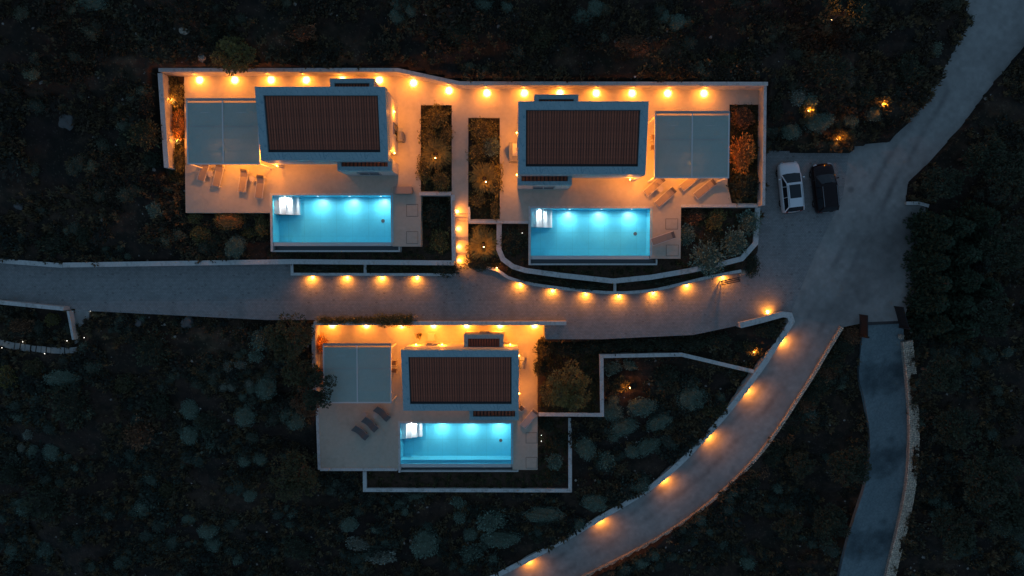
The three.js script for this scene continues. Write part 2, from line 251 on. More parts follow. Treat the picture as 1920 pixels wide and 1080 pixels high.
const laneW = [[1620, 600, -2.03], [1611, 700, -2.6], [1620, 745, -2.9], [1631, 820, -3.3], [1624, 900, -3.7], [1598, 985, -4.2], [1578, 1060, -4.6], [1556, 1160, -5.1]].map(([x, y, Y]) => [...W(x, y, Y), Y]);
const laneE = [[1693, 600, -2.03], [1698, 690, -2.6], [1701, 745, -2.9], [1704, 820, -3.3], [1702, 900, -3.7], [1692, 975, -4.2], [1670, 1050, -4.6], [1646, 1150, -5.1]].map(([x, y, Y]) => [...W(x, y, Y), Y]);
const roadWs = smoothPath(roadW, 0.8), laneWs = smoothPath(laneW, 0.8);
function paired(a, b, n) {           // two borders sampled n times each
  const f = (l) => { const s = smoothPath(l, 0.4), d = [0]; for (let i = 1; i < s.length; i++) d.push(d[i - 1] + Math.hypot(s[i][0] - s[i - 1][0], s[i][1] - s[i - 1][1])); return (t) => { const k = t * d[d.length - 1]; let i = 1; while (i < d.length - 1 && d[i] < k) i++; const u = (k - d[i - 1]) / (d[i] - d[i - 1] || 1); return s[i].map((v, c) => s[i - 1][c] + (v - s[i - 1][c]) * u); }; };
  const A = f(a), B = f(b), out = []; for (let i = 0; i <= n; i++) out.push([A(i / n), B(i / n)]); return out;
}
function ribbon(a, b, n, cross, thick, wob = 0) {
  const rows = paired(a, b, n), pos = [];
  const P = (i, k) => { const [p, q] = rows[i], t = k / cross, x = p[0] + (q[0] - p[0]) * t, z = p[1] + (q[1] - p[1]) * t; return [x, p[2] + (q[2] - p[2]) * t + wob * fbm(x * 0.6, 3, z * 0.6, 3), z]; };
  const quad = (a, b, c, d) => pos.push(...a, ...b, ...c, ...a, ...c, ...d), low = (p) => [p[0], p[1] - thick, p[2]];
  for (let i = 0; i < n; i++) {
    for (let k = 0; k < cross; k++) quad(P(i, k), P(i + 1, k), P(i + 1, k + 1), P(i, k + 1));
    quad(P(i, 0), low(P(i, 0)), low(P(i + 1, 0)), P(i + 1, 0)); quad(P(i + 1, cross), low(P(i + 1, cross)), low(P(i, cross)), P(i, cross));
  }
  const g = new THREE.BufferGeometry(); g.setAttribute('position', new THREE.Float32BufferAttribute(pos, 3)); g.computeVertexNormals(); return boxUV(g);
}
// outlines of the terraces and beds
const pxT12 = [[345, 136], [745, 136], [858, 160], [1437, 160], [1430, 384], [1277, 384], [1276, 485], [1221, 485], [1221, 388], [993, 388], [993, 416], [876, 416], [876, 386], [848, 386], [848, 363], [789, 363], [789, 462], [736, 462], [736, 363], [508, 363], [508, 399], [348, 399]];
const pxT3 = [[592, 598], [1021, 598], [1020, 628], [1008, 648], [1008, 881], [961, 881], [961, 791], [747, 791], [747, 881], [597, 881], [593, 760]];
const rect = (a, b, c, d) => [[a, b], [c, b], [c, d], [a, d]];
const holes12 = [rect(789, 197, 847, 359), rect(878, 221, 937, 411), [[1368, 196], [1424, 196], [1424, 381], [1372, 381], [1364, 345], [1366, 300]]];
const beds = [
  ['W', [[300, 137], [346.5, 137], [348, 345], [316, 345], [310, 314]], -0.12], ['A', rect(786, 194, 850, 362), -0.16], ['B', rect(876.5, 218, 940, 414), -0.16], ['E', rect(1362, 193, 1427, 383.5), -0.14],
  ['S1', [[500, 463], [789, 463], [789, 364], [847, 364], [848, 490], [500, 488]], -1.2], ['S2', [[936, 417], [992, 417], [992, 492], [1222, 492], [1222, 486], [1277, 486], [1277, 386], [1421, 386], [1417, 456], [1391, 486], [1290, 508], [1150, 527], [1040, 515], [975, 504], [942, 484]], -0.95],
  ['P1', [[549, 491], [852, 492], [853, 514], [549, 514]], -1.62], ['P2', [[930, 480], [975, 507], [1150, 529], [1290, 510], [1392, 487], [1421, 458], [1420, 474], [1390, 507], [1330, 519], [1250, 538], [1150, 548], [1000, 532], [950, 519], [930, 506]], -1.7],
  ['H', [[879, 417], [936, 417], [936, 472], [945, 500], [930, 504], [881, 502]], -1.55], ['E3', rect(1009, 637, 1127, 777), -3.75], ['L3', [[1009, 779], [1068, 779], [1068, 918], [685, 918], [685, 881], [1009, 881]], -5.45],
];
const masks = [];                       // [outline, level]
masks.push([WL(pxDrive, ROAD_Y), () => ROAD_Y - 0.5], [WL(pxConc, ROAD_Y), () => ROAD_Y - 0.5]);
const alongZ = (list) => (x, z) => { let i = 1; while (i < list.length - 1 && list[i][1] < z) i++; const a = list[i - 1], b = list[i], t = Math.max(0, Math.min(1, (z - a[1]) / (b[1] - a[1]))); return a[2] + (b[2] - a[2]) * t; };
const roadMid = roadW.map((p, i) => [(p[0] + roadE[i][0]) / 2, (p[1] + roadE[i][1]) / 2, p[2]]);
masks.push([[...roadW, ...roadE.slice().reverse()].map((p) => [p[0], p[1]]), (x, z) => alongZ(roadMid)(x, z) - 0.9]);
masks.push([[...laneW, ...laneE.slice().reverse()].map((p) => [p[0], p[1]]), (x, z) => alongZ(laneW)(x, z) - 0.4]);
for (const [, o, y] of beds) masks.push([WL(o, y), () => y - 0.5]);
masks.push([WL(pxT12, 0), () => -2.2], [WL(rect(505, 360, 738, 474), 0), () => -2.6], [WL(rect(990, 386, 1223, 492), 0), () => -2.6], [WL(pxT3, T3), () => T3 - 1.4], [WL(rect(745, 788, 963, 886), T3), () => T3 - 2.6], [WL(rect(848, 385, 879, 500), -1), () => -2.8]);
const mboxes = masks.map(([p]) => [Math.min(...p.map((q) => q[0])), Math.max(...p.map((q) => q[0])), Math.min(...p.map((q) => q[1])), Math.max(...p.map((q) => q[1]))]);
const CP = [[-100, -100, 6], [300, -100, 6], [900, -100, 6.5], [1400, -100, 5], [1700, -100, 1.5], [2060, -100, -0.6], [0, 60, 4.2], [300, 100, 2.2], [420, 118, 1.35], [600, 118, 1.35], [740, 118, 1.35], [900, 142, 1.35], [1050, 142, 1.35], [1200, 142, 1.35], [1430, 142, 1.1], [500, 40, 3.2], [900, 40, 3.4], [1200, 40, 3.2], [0, 300, 1], [150, 300, 0.7], [278, 150, 1.1], [285, 240, 0.9], [295, 320, 0.2], [330, 360, -0.3], [200, 420, -0.6], [400, 420, -0.7], [0, 470, -1.3], [200, 486, -1.25], [400, 478, -1.2], [490, 478, -1.2],
  [1450, 220, -0.6], [1480, 180, 0], [1560, 150, 0.8], [1650, 200, -0.6], [1560, 255, -1.5], [1460, 268, -1.7], [1700, 100, -0.4], [1760, 60, -1.2], [1640, 250, -1.7], [0, 600, -2.5], [60, 600, -2.7], [100, 640, -3.1], [200, 600, -2.4], [300, 610, -2.5], [450, 620, -2.5], [560, 615, -2.7], [300, 750, -4.2], [560, 750, -4.4], [0, 850, -5], [300, 900, -5.8], [570, 870, -5.3], [640, 900, -5.9], [0, 1080, -7.2], [500, 1080, -7.6], [900, 1010, -6.9], [800, 940, -6.2], [1050, 940, -6], [950, 1040, -7], [1090, 800, -5], [1090, 900, -5.7], [1160, 690, -4.5], [1250, 690, -4.2], [1400, 715, -3.5], [1200, 645, -3.4], [1350, 655, -2.9], [1280, 650, -3.2], [1130, 650, -3.6], [1440, 620, -1.7], [1060, 640, -2.6], [1300, 760, -4], [1350, 770, -3.9], [1220, 880, -5], [1100, 960, -5.9],
  [1600, 650, -2.6], [1560, 760, -4], [1600, 800, -3.6], [1500, 900, -5.8], [1500, 1000, -6.4], [1350, 1050, -7.4], [1560, 1060, -5.2], [1720, 700, -2.3], [1730, 850, -3], [1720, 1000, -4], [1850, 700, -2.4], [1850, 1000, -3.8], [2050, 500, -2.4], [1780, 480, -2.1], [1800, 330, -1.9], [1900, 200, -1.5], [2050, 200, -1.4], [2050, 1100, -4], [-100, 1150, -8], [500, 1180, -8.6], [1200, 1180, -9], [1800, 1180, -5]].map(([x, y, Y]) => [...W(x, y, Y), Y]);
const baseH = (x, z) => { let s = 0, w = 0; for (const c of CP) { const d2 = (x - c[0]) ** 2 + (z - c[1]) ** 2 + 0.6, k = 1 / (d2 * Math.sqrt(d2)); s += k * c[2]; w += k; } return s / w; };
const relief = (x, z) => 0.34 * fbm(x * 0.28, 1.7, z * 0.42, 4) + 0.16 * fbm(x * 1.1, 7.1, z * 1.5, 3) + 0.34 * Math.max(-0.4, Math.min(0.4, 3.4 * fbm(x * 0.13, 4.4, z * 0.8, 3)));
const maskAt = (x, z) => { for (let i = masks.length - 1; i >= 0; i--) { const b = mboxes[i]; if (x > b[0] && x < b[1] && z > b[2] && z < b[3] && inside(masks[i][0], x, z)) return masks[i][1](x, z); } return null; };
const groundH = (x, z) => baseH(x, z) + relief(x, z);
{
  const paleSoil = [[400, 650, -2.8, 5, 2.2, 1.1], [430, 715, -3.8, 5, 1.6, 0.8], [130, 690, -3.2, 4, 1.5, 0.5], [330, 95, 1.8, 4, 2.4, 0.9], [470, 85, 2, 6, 1.6, 0.8], [620, 100, 2, 5, 1, 0.9], [1150, 95, 2, 9, 1.6, 0.7], [1330, 120, 1.6, 5, 1.2, 0.6], [180, 130, 2, 5, 2, 0.4], [80, 380, 0, 4, 2, 0.4], [1640, 150, 0, 4, 3, 0.6], [1500, 270, -1.6, 3, 0.8, 1]].map(([x, y, Y, rx, rz, k]) => [...W(x, y, Y), rx, rz, k]);
  const axis = (lo, hi, a, b, fine) => { const o = []; for (let v = lo; v < a; v += 2.5) o.push(v); for (let v = a; v <= b; v += fine) o.push(v); for (let v = b + 2; v <= hi; v += 2.5) o.push(v); return o; };
  const xs = axis(-80, 80, -52, 52, 0.3), zs = axis(-60, 65, -27, 33, 0.3), nx = xs.length, nz = zs.length, pos = new Float32Array(nx * nz * 3), uv = new Float32Array(nx * nz * 2), col = new Float32Array(nx * nz * 3), idx = [];
  for (let j = 0; j < nz; j++) for (let i = 0; i < nx; i++) {
    const x = xs[i], z = zs[j], o = j * nx + i, m = maskAt(x, z); let y = m ?? groundH(x, z);
    pos.set([x, y, z], o * 3); uv.set([x, -z], o * 2);
    let a = 0.5 + 0.9 * fbm(x * 0.09, 9, z * 0.13, 4); for (const [px, pz, rx, rz, k] of paleSoil) a += k * Math.exp(-(((x - px) / rx) ** 2) - ((z - pz) / rz) ** 2) * (1 + 2.6 * fbm(x * 0.4, 3, z * 1.3, 3)); const b = 0.5 + 1.1 * fbm(x * 0.3 + 7, 2, z * 0.5, 3);   // dry grass, bare clay and humus by patches
    col.set([0.22 + 0.75 * a + 0.14 * b, 0.2 + 0.66 * a + 0.1 * b, 0.17 + 0.52 * a + 0.1 * (1 - b)].map((k) => Math.max(0.08, 0.78 * k)), o * 3);
  }
  for (let j = 0; j < nz - 1; j++) for (let i = 0; i < nx - 1; i++) { const a = j * nx + i, b = a + 1, c = a + nx, d = c + 1; idx.push(a, c, b, b, c, d); }
  const g = new THREE.BufferGeometry(); g.setAttribute('position', new THREE.BufferAttribute(pos, 3)); g.setAttribute('uv', new THREE.BufferAttribute(uv, 2)); g.setAttribute('color', new THREE.BufferAttribute(col, 3)); g.setIndex(idx); g.computeVertexNormals();
  struct('hillside', g, M.soil, 'dark scrubby hillside falling from the top of the photo to the bottom');
}
struct('driveway', prism(WL(pxDrive, ROAD_Y), ROAD_Y - 2.4, ROAD_Y), M.paver, 'block paved driveway with the parking bay, between the upper and lower villas');
struct('road', prism(WL(pxConc, ROAD_Y + 0.004), ROAD_Y - 0.45, ROAD_Y + 0.004), M.road, 'pale concrete road and junction coming down from the top right corner');
struct('road', ribbon(roadW, roadE, 90, 4, 0.8), M.road, 'concrete road curving down to the bottom of the photo');
struct('lane', ribbon(laneW, laneE, 60, 6, 0.4, 0.05), M.lane, 'grey blue gravel lane beyond the dark gate');
struct('terrace', prism(WL(pxT12, 0), -2.1, 0, holes12.map((h) => WL(h, 0))), M.floor, 'pale upper terrace around the two upper villas');
struct('terrace', prism(WL(pxT3, T3), T3 - 1.3, T3), M.floor, 'pale lower terrace around the lower villa');
for (const [k, o, y] of beds) struct('planting_bed', prism(WL(o, y), y - 0.4, y), M.bed);
// service covers let into the pool decks: a frame gap and a lid
const rectW = (px0, py0, px1, py1, Y) => { const a = W(px0, py0, Y), b = W(px1, py1, Y); return [a[0], a[1], b[0], b[1]]; };
for (const [px, Y, name] of [[[762, 383, 784, 406], 0, 'upper cover on the deck right of the upper left pool'], [[762, 434, 784, 457], 0, 'lower cover on the deck right of the upper left pool'], [[1248, 410, 1271, 430], 0, 'upper cover on the deck right of the upper right pool'], [[1249, 459, 1272, 480], 0, 'lower cover beside the single lounger right of the upper right pool'], [[986, 811, 1007, 831], T3, 'upper cover on the deck right of the lower pool'], [[986, 857, 1007, 878], T3, 'lower cover on the deck right of the lower pool']]) {
  const [a, b, c, d] = rectW(...px, Y), o = thing('service_cover', 'square pale deck ' + name, 'service cover', [(a + c) / 2, Y, (b + d) / 2]), hw = (c - a) / 2, hd = (d - b) / 2, t = 0.03;
  part('lid', rbox(hw * 2 - 0.07, 0.02, hd * 2 - 0.07, 0.005, 0, 0.012, 0), M.floor, o);
  part('frame', [box(-hw, 0, -hd, hw, 0.008, -hd + t), box(-hw, 0, hd - t, hw, 0.008, hd), box(-hw, 0, -hd + t, -hw + t, 0.008, hd - t), box(hw - t, 0, -hd + t, hw, 0.008, hd - t)], M.gutter, o);
}

// ---------------------------------------------------------------- garden walls
wall('back', [[297, 131], [745, 131], [862, 156], [1440, 157]], 1.3, 0.27, 3.2, M.plaster, 'long white rendered wall behind the two upper villas, bent beside the left one', { name: 'retaining_wall' });
wall('west', [[300, 137], [312, 314]], [1.2, 1.2], 0.36, 2.4, M.plaster, 'white wall closing the far left end of the upper terrace');
wall('east', [[1435, 160], [1432, 385]], 1.1, 0.2, 3.2, M.plaster, 'slim white wall between the upper right terrace and the parked cars');
wall('driveWest', [[-140, 470], [0, 489], [117, 498]], -1.25, 0.36, 1.2, M.plaster, 'low white wall along the driveway at the left edge of the photo');
wall('drive', [[118, 497], [545, 490.5], [851, 493]], -0.95, 0.38, 1.3, M.plaster, 'long low white wall above the driveway, below the upper left pool', { name: 'retaining_wall' });
wall('stairs', [[849, 365], [851, 489]], [0.08, -0.9], 0.3, 2.2, M.plaster, 'white wall along the left side of the lit stairs');
wall('bedA', [[786, 363.5], [846, 363.5]], 0.1, 0.22, 1.4, M.plaster, 'short white wall below the planting bed right of the upper left villa');
wall('bedB', [[877, 416], [991, 416.5]], 0.05, 0.18, 1.8, M.plaster, 'white edge wall right of the stairs, below the planting bed');
wall('curve', [[936, 420], [935.5, 468], [943, 486], [962, 500], [985, 507], [1050, 516], [1150, 527], [1220, 520], [1290, 508], [1352, 495], [1391, 485], [1417, 456], [1421, 389]], -0.72, 0.4, 1.4, M.plaster, 'curved white wall around the planting below the upper right pool', { name: 'retaining_wall' });
wall('deck2', [[1277, 386], [1421, 386]], 0.06, 0.2, 1.2, M.plaster, 'white edge wall above the shrub bed right of the upper right pool');
wall('planter1', [[547, 494], [547.5, 514], [684, 514.5], [855, 515]], -1.42, 0.2, 0.75, M.plaster, 'low white planter wall with lamps above the driveway, left of the stairs', { name: 'planter_wall' });
wall('planter1b', [[684.5, 494.5], [684.5, 512]], -1.43, 0.2, 0.6, M.plaster, 'short white cross wall dividing the planter left of the stairs', { name: 'planter_wall' });
wall('planter2', [[912, 501], [932, 506], [952, 520], [1000, 533], [1075, 543], [1151, 549], [1215, 545.5], [1262, 536], [1330, 519.5], [1390, 508]], -1.45, 0.22, 0.75, M.plaster, 'low curved white planter wall with lamps along the driveway, right of the stairs', { name: 'planter_wall', smooth: 0.8 });
wall('planter2b', [[1153, 530], [1153, 547]], -1.46, 0.2, 0.6, M.plaster, 'short white cross wall dividing the curved planter', { name: 'planter_wall' });
wall('north3', [[588, 606], [1062, 606]], -1.35, 0.3, 3.4, M.plaster, 'white retaining wall between the driveway and the lower villa', { name: 'retaining_wall' });
wall('west3', [[587, 609], [590, 745]], [-2.9, -3.4], 0.3, 2, M.plaster, 'white wall on the left side of the lower villa terrace');
wall('edge3', [[594, 757], [598.5, 880.5]], T3 + 0.06, 0.22, 1.2, M.plaster, 'white edging at the left of the bare lower terrace');
wall('edge3s', [[600, 880.5], [745, 880.5]], T3 + 0.05, 0.22, 1.2, M.plaster, 'white edging along the bottom of the bare lower terrace, left of the pool');
wall('step3', [[570, 791], [593, 791]], -4.75, 0.55, 0.6, M.plaster, 'short white stub wall at the left of the lower terrace beside round shrubs');
wall('outer3', [[683.5, 884], [684, 919], [1069, 920], [1069, 784]], -5.1, 0.3, 1.4, M.plaster, 'white wall around the strip of planting below the lower pool');
wall('ell', [[1010, 777], [1129, 778], [1128, 668], [1278, 665], [1414, 697]], [-3.5, -3.5, -3.0, -2.75, -2.6], 0.3, 1.4, M.plaster, 'stepped white wall right of the lower villa, around the leafy tree');
wall('roadside', [[1388, 610], [1430, 600], [1468, 589.5], [1481, 591], [1485, 603], [1456, 646], [1420, 700], [1340, 800], [1240, 899], [1130, 969], [1000, 1044], [860, 1113], [700, 1186]], [-1.45, -1.45, -1.45, -1.45, -1.5, -1.85, -2.5, -3.75, -4.85, -5.65, -6.45, -7.15, -7.7], 0.46, 1.5, M.plaster, 'long white wall with lamps following the left side of the curving road', { name: 'retaining_wall', smooth: 1 });
wall('driveSW', [[-140, 549], [0, 567], [119, 579]], -1.2, 0.3, 2, M.plaster, 'low white wall on the lower side of the driveway at the left edge of the photo');
wall('pathL', [[127, 583], [137, 637]], [-1.5, -2.1], 0.16, 1.8, M.plaster, 'slim white wall beside the little path at the left');
wall('junction', [[1700, 381], [1722, 381], [1742, 386]], -1.7, 0.25, 0.6, M.stone, 'short pale stone wall at the right edge of the junction');

// the stone kerb and the stone wall: a body with every stone laid on it
function stoneBand(key, path, width, rise, name, label, seed, size) {
  const p = smoothPath(path, 0.5), r = rng(seed), [body, cap] = wallGeo(p.map((q) => [q[0], q[1], q[2] + rise - 0.05]), width * 0.92, (i) => p[i][2] - 0.7, 0.03, 0.0);
  const o = thing(name, label, 'wall', [0, 0, 0]); part('wall_body', [body, cap], M.stone, o);
  const g = new THREE.IcosahedronGeometry(1, 1), pa = g.attributes.position; for (let i = 0; i < pa.count; i++) { const v = V3(pa.getX(i), pa.getY(i), pa.getZ(i)); v.multiplyScalar(0.82 + 0.5 * noise3.noise(v.x * 1.4 + seed, v.y * 1.4, v.z * 1.4)); pa.setXYZ(i, v.x, v.y, v.z); } g.computeVertexNormals();
  const list = [], across = Math.max(1, Math.round(width / size));
  for (let i = 0; i < p.length - 1; i++) { const [ax, az, ay] = p[i], [bx, bz, by] = p[i + 1], l = Math.hypot(bx - ax, bz - az), n = Math.max(1, Math.round(l / size)), nx = -(bz - az) / l, nz = (bx - ax) / l; for (let k = 0; k < n; k++) for (let c = 0; c < across; c++) { const t = (k + 0.5 + 0.3 * (r() - 0.5)) / n, w = ((c + 0.5 + 0.3 * (r() - 0.5)) / across - 0.5) * width; list.push([ax + (bx - ax) * t + nx * w, ay + (by - ay) * t + rise - 0.06, az + (bz - az) * t + nz * w]); } }
  const im = new THREE.InstancedMesh(g, M.pebble, list.length), m = new THREE.Matrix4(), c = new THREE.Color();
  list.forEach((q, i) => { m.compose(V3(...q), new THREE.Quaternion().setFromEuler(new THREE.Euler((r() - 0.5) * 0.5, r() * 6.3, (r() - 0.5) * 0.5)), V3(size * (0.48 + 0.2 * r()), size * (0.22 + 0.16 * r()), size * (0.42 + 0.18 * r()))); im.setMatrixAt(i, m); const k = 0.65 + 0.6 * r(); im.setColorAt(i, c.setRGB(k * 1.02, k * (0.97 + 0.05 * r()), k * 0.95)); });
  im.name = 'stone'; im.castShadow = im.receiveShadow = true; im.userData.kind = 'stuff'; o.add(im);
}
stoneBand('kerb', [[1580, 613, -2], [1549, 664, -2.5], [1509, 730, -3.2], [1428, 848, -4.5], [1333, 942, -5.6], [1228, 1014, -6.4], [1098, 1081, -7.2], [953, 1150, -7.9]].map(([x, y, Y]) => [...W(x, y, Y + 0.3), Y]), 0.3, 0.34, 'stone_wall', 'narrow rough stone wall along the right side of the curving road', 3, 0.15);
stoneBand('lane', [[1702, 640, -2.3], [1709, 700, -2.6], [1714, 780, -3.1], [1714, 850, -3.4], [1707, 920, -3.8], [1694, 985, -4.2], [1678, 1050, -4.6], [1655, 1140, -5.1]].map(([x, y, Y]) => [...W(x, y, Y + 0.4), Y]), 0.95, 0.45, 'stone_wall', 'broad pale stone wall along the right side of the gravel lane', 8, 0.17);

// lit stairs between the two upper terraces and the driveway
{
  const edges = [386, 400, 406, 412, 445, 450.5, 456, 474, 480, 486], o = tag(new THREE.Group(), 'flight of pale steps with landings lit orange from the left', 'stairs'); o.name = 'garden_stairs'; scene.add(o);
  const x0 = W(851, 440, -1)[0], x1 = W(878, 440, -1)[0];
  for (let i = 0; i < 9; i++) { const ya = -0.222 * (i + 0), yb = ya; if (i === 0) continue; const za = W(863, edges[i], ya)[1], zb = W(863, edges[i + 1], ya)[1]; part('step', [box(x0, ya - 0.6, za, x1, ya - 0.05, zb + 0.05), box(x0 + 0.002, ya - 0.05, za - 0.03, x1 - 0.002, ya, zb)], M.floor, o); }
  { const za = W(863, 386, 0)[1], zb = W(863, 400, 0)[1]; part('landing', box(x0, -0.7, za, x1, -0.001, zb), M.floor, o); }
  part('landing', box(x0, -2.2, W(863, 486, -2)[1] - 0.05, x1, -1.99, W(863, 500, -2)[1]), M.floor, o);
}
wall('stairsR', [[879, 388], [880, 416]], [0.06, 0.06], 0.16, 2, M.plaster, 'short slim white wall on the right side at the head of the stairs');

// small stepped path at the left edge with loose slabs
struct('path', ribbon([[141, 578, -2.0], [140, 610, -2.5], [140, 652, -3.15]].map(([x, y, Y]) => [...W(x, y, Y), Y]), [[166, 581, -2.0], [165, 612, -2.5], [150, 655, -3.15]].map(([x, y, Y]) => [...W(x, y, Y), Y]), 10, 2, 0.4), M.concrete, 'short pale footpath leaving the driveway at the left');
{
  const r = rng(6), line = smoothPath([[147, 655], [120, 657], [85, 655], [50, 650], [22, 645], [0, 638], [-30, 620]].map(([x, y]) => W(x, y, -3.1)), 0.42);
  const o = thing('stone_path', 'curving row of loose pale stepping slabs near the left edge of the photo', 'stepping stones', [line[0][0], -3.1, line[0][1]]);
  line.forEach(([x, z], i) => { const q = line[Math.min(i + 1, line.length - 1)], a = i < line.length - 1 ? Math.atan2(q[1] - z, q[0] - x) : 0, g = rbox(0.36 + 0.05 * r(), 0.08, 0.5 + 0.12 * r(), 0.02, 0, 0, 0, 1); const m = part('slab', g, M.concrete, o); m.position.set(x - line[0][0], groundH(x, z) + 3.1 + 0.06, z - line[0][1]); m.rotation.y = -a; });
  for (const [x, z] of line) { const y = groundH(x, z); masks.push([[[x - 0.3, z - 0.3], [x + 0.3, z - 0.3], [x + 0.3, z + 0.3], [x - 0.3, z + 0.3]], () => y]); mboxes.push([x - 0.35, x + 0.35, z - 0.35, z + 0.35]); }
}

// ---------------------------------------------------------------- villas
const HW = 9.9, TOPN = 5.3, TOPS = 4.3;
const HD = W(600, 300, TOPS)[1] - W(600, 163, TOPN)[1];
const slopeAt = (z) => TOPN + (TOPS - TOPN) * ((z + HD / 2) / HD);
function tileRow(z0, z1, yOf, r, seg = 0.4) {           // one course of barrel tiles, each lapped over the next
  const pos = [], n = Math.max(1, Math.round((z1 - z0) / seg)), A = 7;
  const P = (z, k, rr, lift) => { const a = Math.PI * k / A; return [Math.cos(a) * rr, yOf(z) + Math.sin(a) * rr * 0.9 + lift, z]; };
  for (let i = 0; i < n; i++) { const a = z0 + (z1 - z0) * i / n, b = z0 + (z1 - z0) * (i + 1) / n; for (let k = 0; k < A; k++) { const p = P(a, k, r * 0.9, 0), q = P(a, k + 1, r * 0.9, 0), s = P(b, k, r, 0.018), t = P(b, k + 1, r, 0.018); pos.push(...p, ...q, ...t, ...p, ...t, ...s); if (i === n - 1 || true) { const c = [0, yOf(b), b]; pos.push(...s, ...t, ...c); } } }
  const g = new THREE.BufferGeometry(); g.setAttribute('position', new THREE.Float32BufferAttribute(pos, 3)); g.computeVertexNormals(); return boxUV(g);
}
function windowPart(o, x, y, z, w, h, face, name = 'window') {   // face: 'n','s','e','w' ; frame proud of the wall, pane set back in it
  const d = 0.09, t = 0.06, fr = [box(-w / 2, 0, 0, w / 2, t, d), box(-w / 2, h - t, 0, w / 2, h, d), box(-w / 2, t, 0, -w / 2 + t, h - t, d), box(w / 2 - t, t, 0, w / 2, h - t, d), box(-t / 2, t, 0.02, t / 2, h - t, d - 0.01)];
  const f = part(name, fr, M.greyMetal, o); part('pane', box(-w / 2 + t, t, 0.012, w / 2 - t, h - t, 0.03), M.dimGlass, f);
  f.position.set(x, y, z); f.rotation.y = { s: 0, n: Math.PI, e: Math.PI / 2, w: -Math.PI / 2 }[face]; return f;
}
function villa(cx, Y, cz, s, label, annexN, annexS) {
  const o = thing('villa', label, 'house', [cx, Y, cz], 0, undefined), X = (a, b) => (s > 0 ? [a, b] : [-b, -a]), hx = HW / 2, hz = HD / 2, PW = 0.58;
  // walls: body set back behind a porch on the pool side
  const body = [wedge([[-hz, 0], [-hz, slopeAt(-hz) - 0.9], [hz - 1.1, slopeAt(hz - 1.1) - 0.9], [hz - 1.1, 0]], -hx, hx)];
  const [b0, b1] = X(-hx, hx - 4.3); body.push(box(b0, 2.15, hz - 0.3, b1, slopeAt(hz) - 0.75, hz));       // beam over the porch
  const [e0, e1] = X(-hx, -hx + 0.3); body.push(box(e0, 0, hz - 1.1, e1, 2.15, hz - 0.002));               // end wall of the porch
  body.push(box(b0, 2.155, hz - 1.099, b1, 2.4, hz - 0.301));                                               // porch ceiling
  part('wall', body, M.plaster, o);
  // sloping frame round the roof
  const top = (z) => slopeAt(z), q = 0.02, lo = 0.95;
  const frame = [wedge([[-hz - q, top(-hz) - lo], [-hz - q, top(-hz)], [-hz + PW, top(-hz + PW)], [-hz + PW, top(-hz + PW) - lo]], -hx - q, hx + q), wedge([[hz - PW, top(hz - PW) - lo], [hz - PW, top(hz - PW)], [hz + q, top(hz)], [hz + q, top(hz) - lo]], -hx - q, hx + q)];
  const side = [[-hz + PW, top(-hz + PW) - lo], [-hz + PW, top(-hz + PW) - 0.002], [hz - PW, top(hz - PW) - 0.002], [hz - PW, top(hz - PW) - lo]];
  frame.push(wedge(side, -hx - q, -hx + PW), wedge(side, hx - PW, hx + q));
  part('parapet', frame, M.marble, o);
  const ix = hx - PW, deck = (z) => top(z) - 0.24;
  const roof = part('roof', wedge([[-hz + PW, deck(-hz + PW) - 0.2], [-hz + PW, deck(-hz + PW)], [hz - PW, deck(hz - PW)], [hz - PW, deck(hz - PW) - 0.2]], -ix, ix), M.gutter, o);
  const n = 41, pitch = (ix * 2 - 0.16) / n, g = tileRow(-hz + PW + 0.05, hz - PW - 0.22, (z) => deck(z) + 0.02, pitch * 0.41);
  const pan = wedge([[-hz + PW + 0.03, deck(-hz + PW) - 0.02], [-hz + PW + 0.03, deck(-hz + PW) + 0.025], [hz - PW - 0.24, deck(hz - PW - 0.24) + 0.025], [hz - PW - 0.24, deck(hz - PW) - 0.02]], -ix + 0.05, ix - 0.05);
  part('pan_tiles', pan, M.tilePan, roof);
  for (let i = 0; i < n; i++) { const m = part('tile_row', g, M.tiles[(i * 5 + (i >> 2)) % 4], roof); m.position.x = -ix + 0.08 + pitch * (i + 0.5); m.position.y = ((i * 7) % 5) * 0.004; }
  // little flat-roofed annexes with their own frame and tiles
  const annex = (nm, xa, xb, za, zb, h, fw, backOpen) => {
    const [x0, x1] = X(xa, xb), f = za < 0 ? zb : za;
    const a = part(nm, box(x0, 0, za, x1, h - 0.55, zb), M.plaster, o);
    const north = za < -hz;
    const fr = [box(x0 - q, h - 0.55, za - q, x0 + fw, h, zb), box(x1 - fw, h - 0.55, za - q, x1 + q, h, zb)];
    fr.push(north ? box(x0 + fw, h - 0.55, za - q, x1 - fw, h - 0.003, za + fw) : box(x0 + fw, h - 0.55, zb - fw, x1 - fw, h - 0.003, zb));
    if (!north) { fr[0] = box(x0 - q, h - 0.55, za, x0 + fw, h, zb + q); fr[1] = box(x1 - fw, h - 0.55, za, x1 + q, h, zb + q); fr[2] = box(x0 + fw, h - 0.55, zb - fw, x1 - fw, h - 0.003, zb + q); }
    part('parapet', fr, M.marble, a);
    const r0 = north ? za + fw : za, r1 = north ? zb : zb - fw, rr = part('roof', box(x0 + fw, h - 0.5, r0, x1 - fw, h - 0.3, r1), M.gutter, a);
    const k = 12, p = (x1 - x0 - 2 * fw) / k, tg = tileRow(r0 + 0.03, r1 - 0.04, () => h - 0.29, p * 0.4, 0.3);
    for (let i = 0; i < k; i++) { const m = part('tile_row', tg, M.tile, rr); m.position.x = x0 + fw + p * (i + 0.5); }
    return a;
  };
  annex('annex', hx - 4.74, hx - 1.3, -hz - annexN, -hz - 0.02, 3.3, 0.34);
  annex('annex', hx - 4.28, hx + 0.03, hz - 0.3, hz + annexS, 3.1, 0.3);
